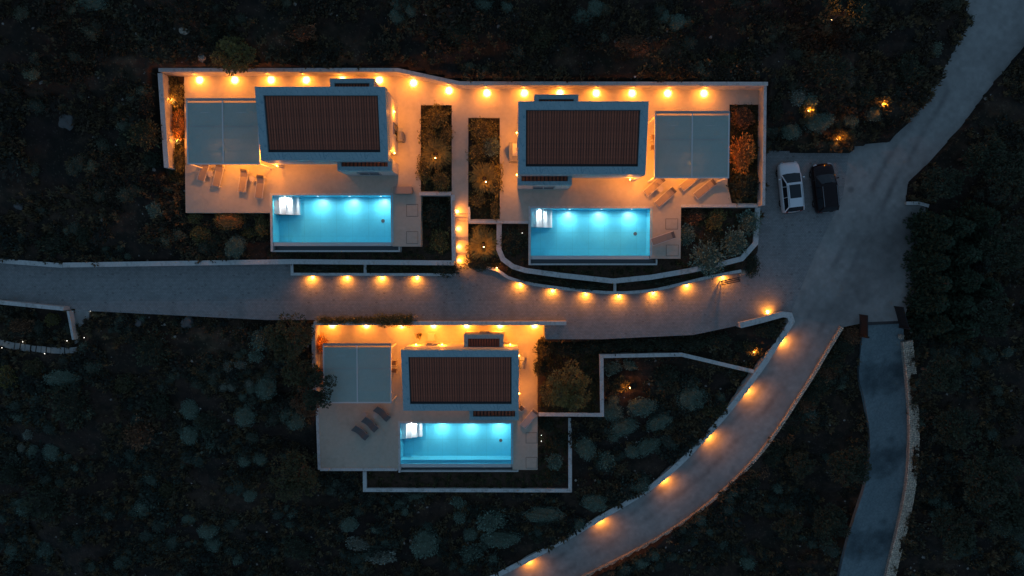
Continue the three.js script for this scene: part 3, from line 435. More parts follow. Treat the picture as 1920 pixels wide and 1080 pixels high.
  // openings
  const gz = hz - 1.1; for (const [a, w] of [[-hx + 1.9, 2.6], [-hx + 4.55, 2.6]]) windowPart(o, s * a, 0.02, gz, w, 2.1, 's', 'sliding_door');
  windowPart(o, s * (hx - 2.1), 0.9, hz + annexS, 1.8, 1.2, 's'); windowPart(o, s * (-hx + 2.2), 1.1, -hz, 1.2, 1.0, 'n'); windowPart(o, s * (hx - 3), 1.4, -hz - annexN, 0.9, 0.6, 'n');
  windowPart(o, s * hx, 0.02, -hz + 2.4, 1.0, 2.1, s > 0 ? 'e' : 'w', 'side_door'); windowPart(o, -s * hx, 0.02, -hz + 3.0, 1.8, 2.1, s > 0 ? 'w' : 'e', 'sliding_door');
  return o;
}
M.tiles = [1, 0.92, 1.06, 0.86].map((k) => { const t = M.tile.clone(); t.color.setScalar(0.74 * k); return t; });
M.tilePan = std({ color: rgb(0.13, 0.075, 0.06), roughness: 0.9 });
const nE1 = W(722, 163, TOPN), nW2 = W(972, 190.5, TOPN), nW3 = W(752, 657, TOPN + T3);
const H1 = [nE1[0] - HW / 2, nE1[1] + HD / 2], H2 = [nW2[0] + HW / 2, nW2[1] + HD / 2], H3 = [nW3[0] + HW / 2, nW3[1] + HD / 2];
villa(H1[0], 0, H1[1], 1, 'upper left white villa with a brown tiled roof inside a pale blue grey frame', 1.2, 0.62);
villa(H2[0], 0, H2[1], -1, 'upper right white villa with a brown tiled roof, nearest to the parked cars', 1.05, 0.68);
villa(H3[0], T3, H3[1], 1, 'lower white villa with a brown tiled roof, alone below the driveway', 1.1, 1.12);

// ---------------------------------------------------------------- shade pergolas
function pergola(px, Y, label) {
  const h = 2.75, a = W(px[0], px[1], Y + h), b = W(px[2], px[3], Y + h), w = b[0] - a[0], d = b[1] - a[1];
  const o = thing('pergola', label, 'pergola', [(a[0] + b[0]) / 2, Y, (a[1] + b[1]) / 2]), t = 0.11, x0 = -w / 2, x1 = w / 2, z0 = -d / 2, z1 = d / 2;
  for (const x of [x0 + t / 2, x1 - t / 2]) for (const z of [z0 + 0.3, z1 - t / 2]) part('post', rbox(t, h - 0.02, t, 0.012, x, (h - 0.02) / 2, z, 1), M.white, o);
  part('beam', box(x0, h - 0.16, z0 + 0.1, x0 + t, h, z1), M.white, o); part('beam', box(x1 - t, h - 0.16, z0 + 0.1, x1, h, z1), M.white, o);
  part('beam', box(-0.05, h - 0.12, z0 + 0.1, 0.05, h + 0.02, z1), M.white, o);
  part('beam', box(x0 + t, h - 0.16, z1 - t, x1 - t, h - 0.012, z1), M.white, o);
  part('roller_box', rbox(w, 0.17, 0.2, 0.03, 0, h - 0.04, z0 + 0.02), M.greyMetal, o);
  for (const [u, v] of [[x0 + t, -0.05], [0.05, x1 - t]]) {             // two sheets of awning cloth, each sagging slightly over its cross rods
    const nx = 8, nz = 26, g = new THREE.PlaneGeometry(v - u, d - t - 0.26, nx, nz).rotateX(-Math.PI / 2), p = g.attributes.position;
    for (let i = 0; i < p.count; i++) { const k = (p.getZ(i) / (d - t - 0.26) + 0.5), q = (k * 5) % 1, e = p.getX(i) / (v - u) * 2; p.setY(i, h - 0.03 - 0.035 * Math.sin(Math.PI * q) - 0.02 * (1 - e * e)); p.setZ(i, p.getZ(i) + 0.13 - t / 2); p.setX(i, p.getX(i) + (u + v) / 2); }
    g.computeVertexNormals(); const c = part('awning', boxUV(g), M.cloth, o);
    part('seam', box(u, h - 0.045, z0 + 0.41 * d, v, h - 0.032, z0 + 0.41 * d + 0.05), M.clothSeam, c);
  }
  part('cross_rod', [0.2, 0.4, 0.6, 0.8].map((k) => bar([x0 + t, h - 0.09, z0 + k * d], [x1 - t, h - 0.09, z0 + k * d], 0.025)), M.white, o);
  return o;
}
M.cloth = new THREE.MeshPhysicalMaterial({ map: clothMap, roughness: 0.95, transmission: 0.03, thickness: 0, side: THREE.DoubleSide });
M.cloth.color.setScalar(0.74);
M.clothSeam = std({ color: rgb(0.42, 0.41, 0.39), roughness: 0.95 });
pergola([348.5, 186, 487, 308], 0, 'cream cloth pergola at the left of the upper left villa');
pergola([1228, 210, 1367, 334], 0, 'cream cloth pergola at the right of the upper right villa');
pergola([605, 645.5, 734, 756], T3, 'cream cloth pergola at the left of the lower villa, overhung by a branch');

// ---------------------------------------------------------------- pools
function pool(px, Y, label, bench) {
  const [X0, Z0, X1, Z1] = rectW(px[0], px[1], px[2], px[3], Y), D = 1.45, t = 0.2, wl = -0.05, cx = (X0 + X1) / 2, cz = (Z0 + Z1) / 2;
  const o = thing('swimming_pool', label, 'swimming pool', [cx, Y, cz]), x0 = X0 - cx, x1 = X1 - cx, z0 = Z0 - cz, z1 = Z1 - cz, ez = z1 + 0.32, tz = ez + 0.36;
  part('basin', [box(x0 - t, -D - 0.2, z0 - t, x1 + t, -D, z1 + t), box(x0 - t, -D, z0 - t, x1 + t, 0.004, z0), box(x0 - t, -D, z0, x0, 0.003, z1), box(x1, -D, z0, x1 + t, 0.003, z1), box(x0 - t, -D, z1, x1 + t, wl - 0.04, z1 + 0.02)], M.pool, o);
  part('overflow_edge', [box(x0, -1.9, z1 + 0.021, x1, wl - 0.03, ez), box(x0, wl - 0.035, ez - 0.05, x1, wl + 0.012, ez + 0.004)], M.weir, o);
  part('gutter', [box(x0 - t, -1.9, ez + 0.005, x1 + t + 0.4, -0.62, tz)], M.trough, o);
  part('gutter_wall', [box(x0 - t, -1.9, tz, x1 + t + 0.5, -0.22, tz + 0.14), box(x1 + t + 0.4, -1.9, ez, x1 + t + 0.52, -0.224, tz - 0.001)], M.coping, o);
  part('pool_rim', [box(x0 - t - 0.02, -0.6, z0 - t, x0 - t + 0.16, 0.02, tz + 0.12), box(x0 - t + 0.162, 0.006, z0 - t, x1 + t, 0.018, z0 - 0.02), box(x1 + 0.04, 0.006, z0 - 0.018, x1 + t - 0.06, 0.017, z1 + 0.3)], M.coping, o);
  const st = []; const sw = 1.85, sd = 1.55; for (let i = 0; i < 4; i++) st.push(box(x0 + 0.004, -D, z0 + 0.004, x0 + sw * (4 - i) / 4, -D + (i + 1) * 0.28, z0 + sd));
  part('pool_step', st.map((g) => g), M.poolStep, o);
  if (bench) part('bench', box(x0 + 0.004, -D, z1 - 0.34, x1 - 0.004, -0.2, z1 - 0.002), M.pool, o);
  // ripples are real waves of a few millimetres
  const nx = 90, nz = 40, gw = x1 - x0 + 0.02, gd = z1 - z0 + 0.025, g = new THREE.PlaneGeometry(gw, gd, nx, nz).rotateX(-Math.PI / 2).translate(0, wl, 0), p = g.attributes.position, r = cx * 0.37;
  for (let i = 0; i < p.count; i++) p.setY(i, wl + 0.006 * fbm(p.getX(i) * 1.5 + r, 1, p.getZ(i) * 1.5, 3));
  g.computeVertexNormals(); part('water', g, M.water, o);
  for (const dx of [2.0, 6.3]) { const f = part('drain', cyl(0.16, 0.16, 0.03, 0, 0, 0, 16), M.trough, o); f.position.set(x0 + (x1 - x0) * 0.905, -D + 0.015, z0 + (z1 - z0) * 0.52); break; }
  // underwater lamps in the long wall
  return { o, x0: X0, z0: Z0, x1: X1, z1: Z1, Y, sw, sd };
}
function poolLamp(p, px, k, which) {
  const x = W(px, p.Y ? 794 : px < 800 ? 366 : 391, p.Y)[0], y = p.Y - 0.42, z = p.z0;
  const o = thing('pool_lamp', `${which} pool, ${k} underwater lamp from the left in its long wall`, 'pool light', [x, y, z]);
  part('housing', new THREE.TorusGeometry(0.11, 0.018, 8, 20).translate(0, 0, 0.01), M.white, o); part('lens', new THREE.CylinderGeometry(0.1, 0.1, 0.02, 20).rotateX(Math.PI / 2).translate(0, 0, 0.012), M.glowPool, o);
  const l = new THREE.SpotLight(rgb(1, 0.86, 0.8), POOL_I * 1.05, 0, 0.64, 1, 2); l.position.set(0, -0.03, 0.09); l.target.position.set(0, -1.06, 1); l.castShadow = true; l.shadow.radius = 4; o.add(l, l.target);
  const f = new THREE.SpotLight(rgb(1, 0.95, 0.92), POOL_I * 1.25, 0, 1.52, 0.4, 2); f.position.set(0, 0.03, 0.12); f.target.position.set(0, -0.13, 1); f.castShadow = true; f.shadow.radius = 4; o.add(f, f.target);
}
const POOL_I = 8;
const P1 = pool([511, 366.5, 733, 454], 0, 'lit turquoise pool of the upper left villa'), P2 = pool([996, 391, 1218, 479], 0, 'lit turquoise pool of the upper right villa'), P3 = pool([751, 794, 958, 870], T3, 'lit turquoise pool of the lower villa with a pale ledge', true);
[[P1, [531, 593, 653, 712], 'upper left'], [P2, [1013, 1069, 1129, 1186], 'upper right'], [P3, [771, 826, 881, 936], 'lower']].forEach(([p, xs, w]) => xs.forEach((x, i) => poolLamp(p, x, ORD[i], w)));

// ---------------------------------------------------------------- lamps
const LAMP = { back: 26, drive: 23, road: 25, stairs: 13, north3: 26, sconce: 14, spike: 16 };
function recessedLamp(name, key, px, floorY, side, power, label, opt = {}) {
  const h = opt.h ?? 0.95, [gx, gz] = W(px[0], px[1], floorY), [x, z, nx, nz] = onWall(key, gx, gz, side), turn = Math.atan2(nx, nz);
  const o = thing(name, label, 'wall light', [x, floorY + h, z], turn);
  part('housing', rbox(0.24, 0.09, 0.05, 0.012, 0, 0.03, 0.022), M.greyMetal, o); part('lens', box(-0.1, -0.025, 0.004, 0.1, -0.016, 0.046), M.glowWarm, o);
  const l = new THREE.SpotLight(WARM, power, 0, opt.angle ?? 1.5, 1, 2); l.position.set(0, -0.04, 0.1); l.target.position.set(0, -1.04, 0.1 + (opt.out ?? 1.1)); l.castShadow = true; l.shadow.radius = 3; o.add(l, l.target);
  if (opt.hot !== 0) { const c = new THREE.SpotLight(HOT, power * (opt.hot ?? 2.1), 0, opt.hotAngle ?? 0.4, 1, 2); c.position.set(0.05, -0.05, 0.13); c.target.position.set(0.05, -1.05, 0.33); c.castShadow = true; c.shadow.radius = 3; o.add(c, c.target); }
  return o;
}
[[373, 145], [439, 145], [507, 145], [573, 145], [641, 145], [710, 145], [775, 151], [842, 163], [912, 169], [982, 170], [1049, 169], [1117, 169], [1184, 169], [1251, 170], [1319, 170]].forEach((p, i) => recessedLamp('recessed_wall_light', 'back', p, 0, 1, LAMP.back, `${ORD[i]} from the left of fifteen glowing lights along the long back wall`));
[[320, 192], [321, 267]].forEach((p, i) => recessedLamp('recessed_wall_light', 'west', p, -0.1, -1, LAMP.back * 0.5, `${i ? 'lower' : 'upper'} of two lights behind the plants in the far left bed of the upper terrace`));
[[585, 516], [650, 516], [716, 516], [781, 516]].forEach((p, i) => recessedLamp('recessed_wall_light', 'planter1', p, ROAD_Y, 1, LAMP.drive, `${ORD[i]} from the left of four lights under the straight planter wall left of the stairs`, { h: 0.42, out: 1.5, hot: 0.25, hotAngle: 0.6 }));
[[975, 533], [1036, 542], [1098, 549], [1160, 553], [1224, 549], [1287, 535], [1353, 517]].forEach((p, i) => recessedLamp('recessed_wall_light', 'planter2', p, ROAD_Y, 1, LAMP.drive, `${ORD[i]} from the left of seven lights under the curved planter wall right of the stairs`, { h: 0.42, out: 1.5, hot: 0.25, hotAngle: 0.6 }));
[[622, 610], [686, 610], [752, 610], [812, 610], [874, 610], [937, 610], [1001, 610]].forEach((p, i) => recessedLamp('recessed_wall_light', 'north3', p, T3, 1, LAMP.north3, `${ORD[i]} from the left of seven lights along the wall behind the lower villa`));
[[1466, 642, -1.95], [1404, 738, -2.9], [1329, 822, -4.1], [1248, 904, -5.1], [1130, 984, -5.9], [994, 1056, -6.7]].forEach(([x, y, Y], i) => recessedLamp('recessed_wall_light', 'roadside', [x, y], Y - 0.6, -1, LAMP.road, `${ORD[i]} from the top of six lights low on the wall along the curving road`, { h: 0.6, out: 1.7, hot: 0.1, hotAngle: 0.6 }));
recessedLamp('recessed_wall_light', 'roadside', [1440, 584], ROAD_Y, -1, LAMP.road * 0.6, 'single wall light on the driveway side of the tip where driveway and road meet', { h: 0.45, out: 1.2 });
[[856, 398, -0.2], [856, 430, -0.68], [856, 464, -1.34], [857, 494, -2]].forEach(([x, y, Y], i) => recessedLamp('recessed_wall_light', 'stairs', [x, y], Y, -1, LAMP.stairs, `${ORD[i]} from the top of four lights on the wall left of the stairs`, { h: 0.7, angle: 1.55, out: 2.2, hot: 0.8 }));
recessedLamp('recessed_wall_light', 'curve', [1426, 400], ROAD_Y, -1, LAMP.drive * 2.6, 'faint light low on the wall corner left of the parked white car', { h: 0.6, out: 1.6, hot: 0 });

function sconce(x, y, z, face, label, power = 1, soft = 5) {
  const o = thing('wall_sconce', label, 'wall light', [x, y, z], { s: 0, e: Math.PI / 2, n: Math.PI, w: -Math.PI / 2 }[face]);
  part('bracket', rbox(0.08, 0.12, 0.05, 0.01, 0, 0, 0.022), M.greyMetal, o); part('body', new THREE.CylinderGeometry(0.05, 0.05, 0.2, 16, 1, true).translate(0, 0, 0.1), M.greyMetal, o);
  part('lens', [cyl(0.044, 0.044, 0.012, 0, 0.085, 0.1, 14), cyl(0.044, 0.044, 0.012, 0, -0.085, 0.1, 14)], M.glowSpot, o);
  const up = new THREE.PointLight(WARM, LAMP.sconce * 0.22 * power, 0, 2); up.position.set(0, 0.14, 0.12); up.castShadow = true; up.shadow.radius = 2;
  const dn = new THREE.PointLight(WARM, LAMP.sconce * power, 0, 2); dn.position.set(0, -0.16, 0.16); dn.castShadow = true; dn.shadow.radius = soft; o.add(up, dn);
}
const hx = HW / 2, hz = HD / 2;
for (const [i, dz] of [1.1, 4.45].entries()) sconce(H1[0] + hx, 2.1, H1[1] - hz + dz, 'e', `${i ? 'lower' : 'upper'} of two bright wall lights on the right side of the upper left villa`);
sconce(H1[0] - hx + 0.4, 2.0, H1[1] + hz, 's', 'wall light on the pool side of the upper left villa, near the loungers', 0.6);
sconce(H1[0] - hx, 2.1, H1[1] - hz + 4.6, 'w', 'wall light of the upper left villa under its pergola', 1.5, 10);
for (const [i, dz] of [1.7, 5.1].entries()) sconce(H2[0] - hx, 2.1, H2[1] - hz + dz, 'w', `${i ? 'lower' : 'upper'} of two bright wall lights on the left side of the upper right villa`);
sconce(H2[0] + hx - 0.75, 2.0, H2[1] + hz, 's', 'bright wall light on the pool side corner of the upper right villa');
sconce(H2[0] + hx, 2.1, H2[1] - hz + 1.6, 'e', 'wall light of the upper right villa facing its pergola', 1.3);
sconce(H2[0] + hx, 2.1, H2[1] - hz + 5.0, 'e', 'second wall light of the upper right villa facing its pergola', 1.5, 10);
for (const [i, x] of [780, 829].entries()) sconce(W(x, 640, T3 + 2.1)[0], T3 + 2.1, H3[1] - hz, 'n', `${i ? 'right' : 'left'} of two bright wall lights on the back of the lower villa`);
sconce(W(957, 640, T3 + 2.1)[0], T3 + 2.1, H3[1] - hz, 'n', 'bright wall light on the back of the lower villa right of its small annex');
for (const [i, dz] of [0.9, 4.3].entries()) sconce(H3[0] + hx, T3 + 2.1, H3[1] - hz + dz, 'e', `${i ? 'lower' : 'upper'} of two bright wall lights on the right side of the lower villa`);
sconce(H3[0] - hx, T3 + 2.1, H3[1] - hz + 1.2, 'w', 'wall light of the lower villa facing its pergola', 0.9);
// shaded lamps hung under the two upper pergolas
for (const [x, y, Y, w, pw] of [[425, 283, 0, 'upper left', 46], [1290, 308, 0, 'upper right', 34]]) {
  const p = W(x, y, Y + 2.3), o = thing('hanging_lamp', `shaded lamp hung under the pergola of the ${w} villa`, 'ceiling light', [p[0], Y + 2.3, p[1]]);
  part('cord', bar([0, 0.14, 0], [0, 0.36, 0], 0.008), M.darkMetal, o); part('lamp_shade', new THREE.CylinderGeometry(0.08, 0.2, 0.16, 24, 1, true).translate(0, 0.07, 0), M.white, o); part('bulb', new THREE.SphereGeometry(0.06, 16, 10), M.glowWarm, o);
  const l = new THREE.PointLight(WARM, pw, 0, 2); l.position.set(0, -0.1, 0); l.castShadow = true; l.shadow.radius = 9; o.add(l);
}
// downlights let into the porch ceilings
for (const [c, Y, s, w] of [[H1, 0, 1, 'upper left'], [H2, 0, -1, 'upper right'], [H3, T3, 1, 'lower']]) [-hx + 1.6, -hx + 4.4].forEach((a, i) => {
  const o = thing('ceiling_light', `${(s > 0) === !i ? 'left' : 'right'} downlight in the porch ceiling of the ${w} villa`, 'ceiling light', [c[0] + s * a, Y + 2.15, c[1] + hz - 0.7]);
  part('trim', cyl(0.09, 0.09, 0.02, 0, -0.01, 0, 16), M.white, o); part('lens', cyl(0.065, 0.065, 0.01, 0, -0.026, 0, 16), M.glowWarm, o);
  const l = new THREE.SpotLight(WARM, w === 'lower' ? 4 : 7, 0, 1.2, 0.7, 2); l.position.set(0, -0.06, 0); l.target.position.set(0, -1, 0.12); l.castShadow = true; l.shadow.radius = 3; o.add(l, l.target);
});
// garden spotlights on spikes, and tiny path lights
function spike(px, py, Y, aim, label, power = 1, H = 0.24) {
  const [x, z] = W(px, py, Y), o = thing('garden_spotlight', label, 'garden light', [x, Y, z]);
  part('spike', cyl(0.015, 0.008, H + 0.06, 0, (H - 0.06) / 2 - 0.05, 0, 6), M.darkMetal, o);
  const head = part('head', new THREE.CylinderGeometry(0.06, 0.05, 0.12, 14), M.darkMetal, o), d = V3(...aim).normalize(); head.position.set(0, H, 0); head.quaternion.setFromUnitVectors(V3(0, 1, 0), d);
  part('lens', cyl(0.054, 0.054, 0.01, 0, 0.064, 0, 14), M.glowSpot, head);
  const l = new THREE.SpotLight(WARM, LAMP.spike * power, 0, 1.25, 0.9, 2); l.position.set(0, H, 0).addScaledVector(d, 0.09); l.target.position.copy(l.position).add(d); l.castShadow = true; l.shadow.radius = 2; o.add(l, l.target);
  const h = new THREE.PointLight(WARM, LAMP.spike * power * 0.12, 0, 2); h.position.set(0, H + 0.06, 0).addScaledVector(d, 0.16); h.castShadow = true; o.add(h);
}

// ---------------------------------------------------------------- plants
const bedPolys = beds.map(([k, o, y]) => [WL(o, y), y]);
function standY(x, z) { for (const [p, y] of bedPolys) if (inside(p, x, z)) return y; const m = maskAt(x, z); return m === null ? groundH(x, z) : m + 0.5; }
function spot(px, py, rise) { let y = -2, p = W(px, py, y); for (let k = 0; k < 6; k++) { y = standY(...p); p = W(px, py, y + rise); } return [p[0], standY(...p), p[1]]; }
const metres = (px, y) => px * (CAM_Y - y) / F_PX;
class Leaves {
  constructor(seed) { this.r = rng(seed); this.pos = []; this.col = []; }
  leaf(p, dir, s, wide, tone) {                       // a folded leaf: two triangles with their own slope
    const r = this.r, d = dir.clone().normalize(), a = V3(r() - 0.5, r() - 0.5, r() - 0.5).cross(d).normalize(), n = d.clone().cross(a), m = p.clone().addScaledVector(d, s * 0.5), tip = p.clone().addScaledVector(d, s), lift = n.multiplyScalar(s * 0.16 * (r() - 0.3));
    const l = m.clone().addScaledVector(a, s * wide).add(lift), q = m.clone().addScaledVector(a, -s * wide).add(lift);
    for (const v of [p, l, tip, p, tip, q]) { this.pos.push(v.x, v.y, v.z); this.col.push(...tone); }
  }
  tone(k = 0.45, warm = 0.12) { const r = this.r, b = 1 - k / 2 + k * r(), w = (r() - 0.5) * warm; return [b * (1 + w), b, b * (1 - w)]; }
  solid(g, tone = [0.75, 0.75, 0.75]) { const h = g.index ? g.toNonIndexed() : g, p = h.attributes.position; for (let i = 0; i < p.count; i++) { this.pos.push(p.getX(i), p.getY(i), p.getZ(i)); this.col.push(...tone); } }
  build() { const g = new THREE.BufferGeometry(); g.setAttribute('position', new THREE.Float32BufferAttribute(this.pos, 3)); g.setAttribute('color', new THREE.Float32BufferAttribute(this.col, 3)); g.computeVertexNormals(); return g; }
}
const rdir = (r, up = -0.15) => { let d; do { d = V3(r() * 2 - 1, r() * 2 - 1, r() * 2 - 1); } while (d.lengthSq() > 1 || d.lengthSq() < 0.01 || d.y / d.length() < up); return d.normalize(); };
function lump(d, seed, a1, a2) { return 1 + a1 * noise3.noise(d.x * 1.7 + seed, d.y * 1.7, d.z * 1.7 + seed * 0.3) * 1.6 + a2 * noise3.noise(d.x * 4.5, d.y * 4.5 + seed, d.z * 4.5) * 1.6; }
function domeGeo(seed, n, size, a1 = 0.26, a2 = 0.24, open = 0.08) {
  const l = new Leaves(seed), core = new THREE.IcosahedronGeometry(1, 3), p = core.attributes.position;
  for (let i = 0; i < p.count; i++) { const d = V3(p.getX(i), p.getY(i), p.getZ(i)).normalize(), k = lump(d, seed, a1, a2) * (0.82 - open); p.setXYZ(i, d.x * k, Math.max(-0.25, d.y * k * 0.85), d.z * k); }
  l.solid(core, [0.42, 0.4, 0.36]);  // core darker than the leaves: shade in the gaps put into its colour
  for (let i = 0; i < n; i++) { const d = rdir(l.r), k = lump(d, seed, a1, a2) * (0.76 - open + (0.24 + open) * Math.sqrt(l.r())), q = V3(d.x * k, d.y * k * 0.85, d.z * k), out = d.clone().add(V3(l.r() - 0.5, l.r() - 0.2, l.r() - 0.5).multiplyScalar(1.5)); l.leaf(q, out, size * (0.6 + 0.8 * l.r()), 0.3, l.tone(0.6).map((x) => x * (1 + 1.1 * noise3.noise(d.x * 5 + seed, d.y * 5, d.z * 5)))); }
  return l.build();
}
function crownGeo(seed, clumps, per, size, flat = 0.6) {          // clumps of leaves through a crown of radius 1
  const l = new Leaves(seed), at = [];
  for (let c = 0; c < clumps; c++) { const d = rdir(l.r, -0.3), k = 0.2 + 0.72 * Math.sqrt(l.r()), q = V3(d.x * k, d.y * k * flat, d.z * k), rad = 0.12 + 0.2 * l.r(), t = l.tone(0.4, 0.2); at.push(q);
    for (let i = 0; i < per * rad * 4.4; i++) { const e = rdir(l.r, -1), s = rad * (0.35 + 0.65 * Math.cbrt(l.r())), v = q.clone().add(V3(e.x * s, e.y * s * 0.7, e.z * s)); l.leaf(v, e.clone().add(V3(l.r() - 0.5, l.r() - 0.1, l.r() - 0.5)), size * (0.6 + 0.8 * l.r()), 0.32, l.tone(0.4).map((x, j) => x * t[j])); } }
  return { geo: l.build(), at };
}
function coneGeo(seed, n, size) {                                    // drooping sprays of an evergreen, height 1, radius ~0.42
  const l = new Leaves(seed), r = l.r, whorls = 15;
  for (let w = 0; w < whorls; w++) { const h = 0.06 + 0.9 * w / whorls, reach = 0.42 * Math.pow(1 - h, 0.75) + 0.02, arms = Math.max(4, Math.round(11 * (1 - h) + 3));
    for (let a = 0; a < arms; a++) { const th = 6.283 * (a + r()) / arms, len = reach * (0.7 + 0.5 * r()), m = Math.round(n / whorls / arms * (0.6 + 0.8 * (1 - h))); for (let i = 0; i < m; i++) { const t = 0.15 + 0.85 * r(), x = Math.cos(th) * len * t, z = Math.sin(th) * len * t, y = h - 0.09 * t * t + 0.02 * (r() - 0.5), side = (r() - 0.5) * 0.13 * t; l.leaf(V3(x - Math.sin(th) * side, y, z + Math.cos(th) * side), V3(Math.cos(th) + (r() - 0.5) * 1.3, 0.2 * r() - 0.1, Math.sin(th) + (r() - 0.5) * 1.3), size * (0.6 + 0.8 * r()), 0.28, l.tone(0.5)); } } }
  return l.build();
}
const stemGeo = (() => { const a = []; for (let k = 0; k < 5; k++) { const t = k * 1.256; a.push(bar([0.04 * Math.cos(t), -0.3, 0.04 * Math.sin(t)], [0.3 * Math.cos(t), 0.45, 0.3 * Math.sin(t)], 0.022, 5)); } return merge(a); })();
const G = {
  grey: [1, 2, 3, 4].map((s) => domeGeo(s * 11, 2300, 0.065, 0.2, 0.12, 0.02)), leafy: [5, 6, 7, 8].map((s) => domeGeo(s * 13, 900, 0.15, 0.34, 0.22, 0.12)), fine: [9, 10, 11].map((s) => domeGeo(s * 7, 1700, 0.065, 0.12, 0.1)),
  tree: [21, 22, 23, 24].map((s) => crownGeo(s, 26, 95, 0.115)), big: [31, 32].map((s) => crownGeo(s, 38, 120, 0.085)), pine: [41, 42, 43].map((s) => coneGeo(s, 2300, 0.085)),
};
let plantNo = 0;
// every shrub is a group of foliage and stems; copies share the geometry
function shrub(px, py, rx, rz, kind, mat, label, angle, rise = 0.4) {
  const name = { grey: 'cushion_shrub', leafy: 'leafy_shrub', fine: 'clipped_shrub' }[kind], i = plantNo++, list = G[kind], p = spot(px, py, rise), a = metres(rx, p[1] + rise), b = metres(rz ?? rx, p[1] + rise), h = Math.min(1.5, 0.82 * Math.sqrt(a * b));
  const o = thing(name, label, 'shrub', [p[0], p[1] + 0.02, p[2]], angle ?? 0), f = part('foliage', list[i % list.length], L[mat], o), s = part('stem', stemGeo, M.bark, o);
  f.scale.set(a, h, b); s.scale.set(a, h, b); f.rotation.y = 0; const turn = (i * 2.4) % 6.283; if (Math.abs(a - b) < 0.25 * a) f.rotation.y = turn; f.position.y = h * 0.12; return o;
}
function tree(px, py, r, h, kind, mat, label, baseY, lean = [0, 0]) {
  const i = plantNo++, p = baseY === undefined ? spot(px, py, kind === 'pine' ? 0.9 : h) : [W(px, py, baseY + h)[0], baseY, W(px, py, baseY + h)[1]], R = metres(r, p[1] + h), o = thing(kind === 'pine' ? 'evergreen_tree' : 'leafy_tree', label, 'tree', [p[0], p[1], p[2]]);
  if (kind === 'pine') { const g = G.pine[i % 3], c = part('crown', g, L[mat], o); c.scale.set(R / 0.42, h * 1.4, R / 0.42); c.rotation.y = i * 1.7; part('trunk', bar([0, -0.3, 0], [0, h * 1.2, 0], 0.09, 7), M.bark, o); return o; }
  const list = G[kind], c = list[i % list.length], f = part('crown', c.geo, L[mat], o), tr = [], turn = (i * 1.9) % 6.283, hh = R * 0.85; f.scale.set(R, hh, R); f.position.set(lean[0], h, lean[1]); f.rotation.y = turn;
  const tk = new THREE.CylinderGeometry(R * 0.045, R * 0.085, h * 0.62 + 0.3, 8).translate(0, h * 0.31 - 0.15, 0); tr.push(boxUV(tk));
  c.at.forEach((q, k) => { if (k % 2) return; const v = q.clone().multiply(V3(R, hh, R)).applyAxisAngle(V3(0, 1, 0), turn).add(V3(lean[0], h, lean[1])); tr.push(bar([0, h * 0.58, 0], v.toArray(), R * 0.022, 5)); });
  part('trunk', tr, M.bark, o); return o;
}
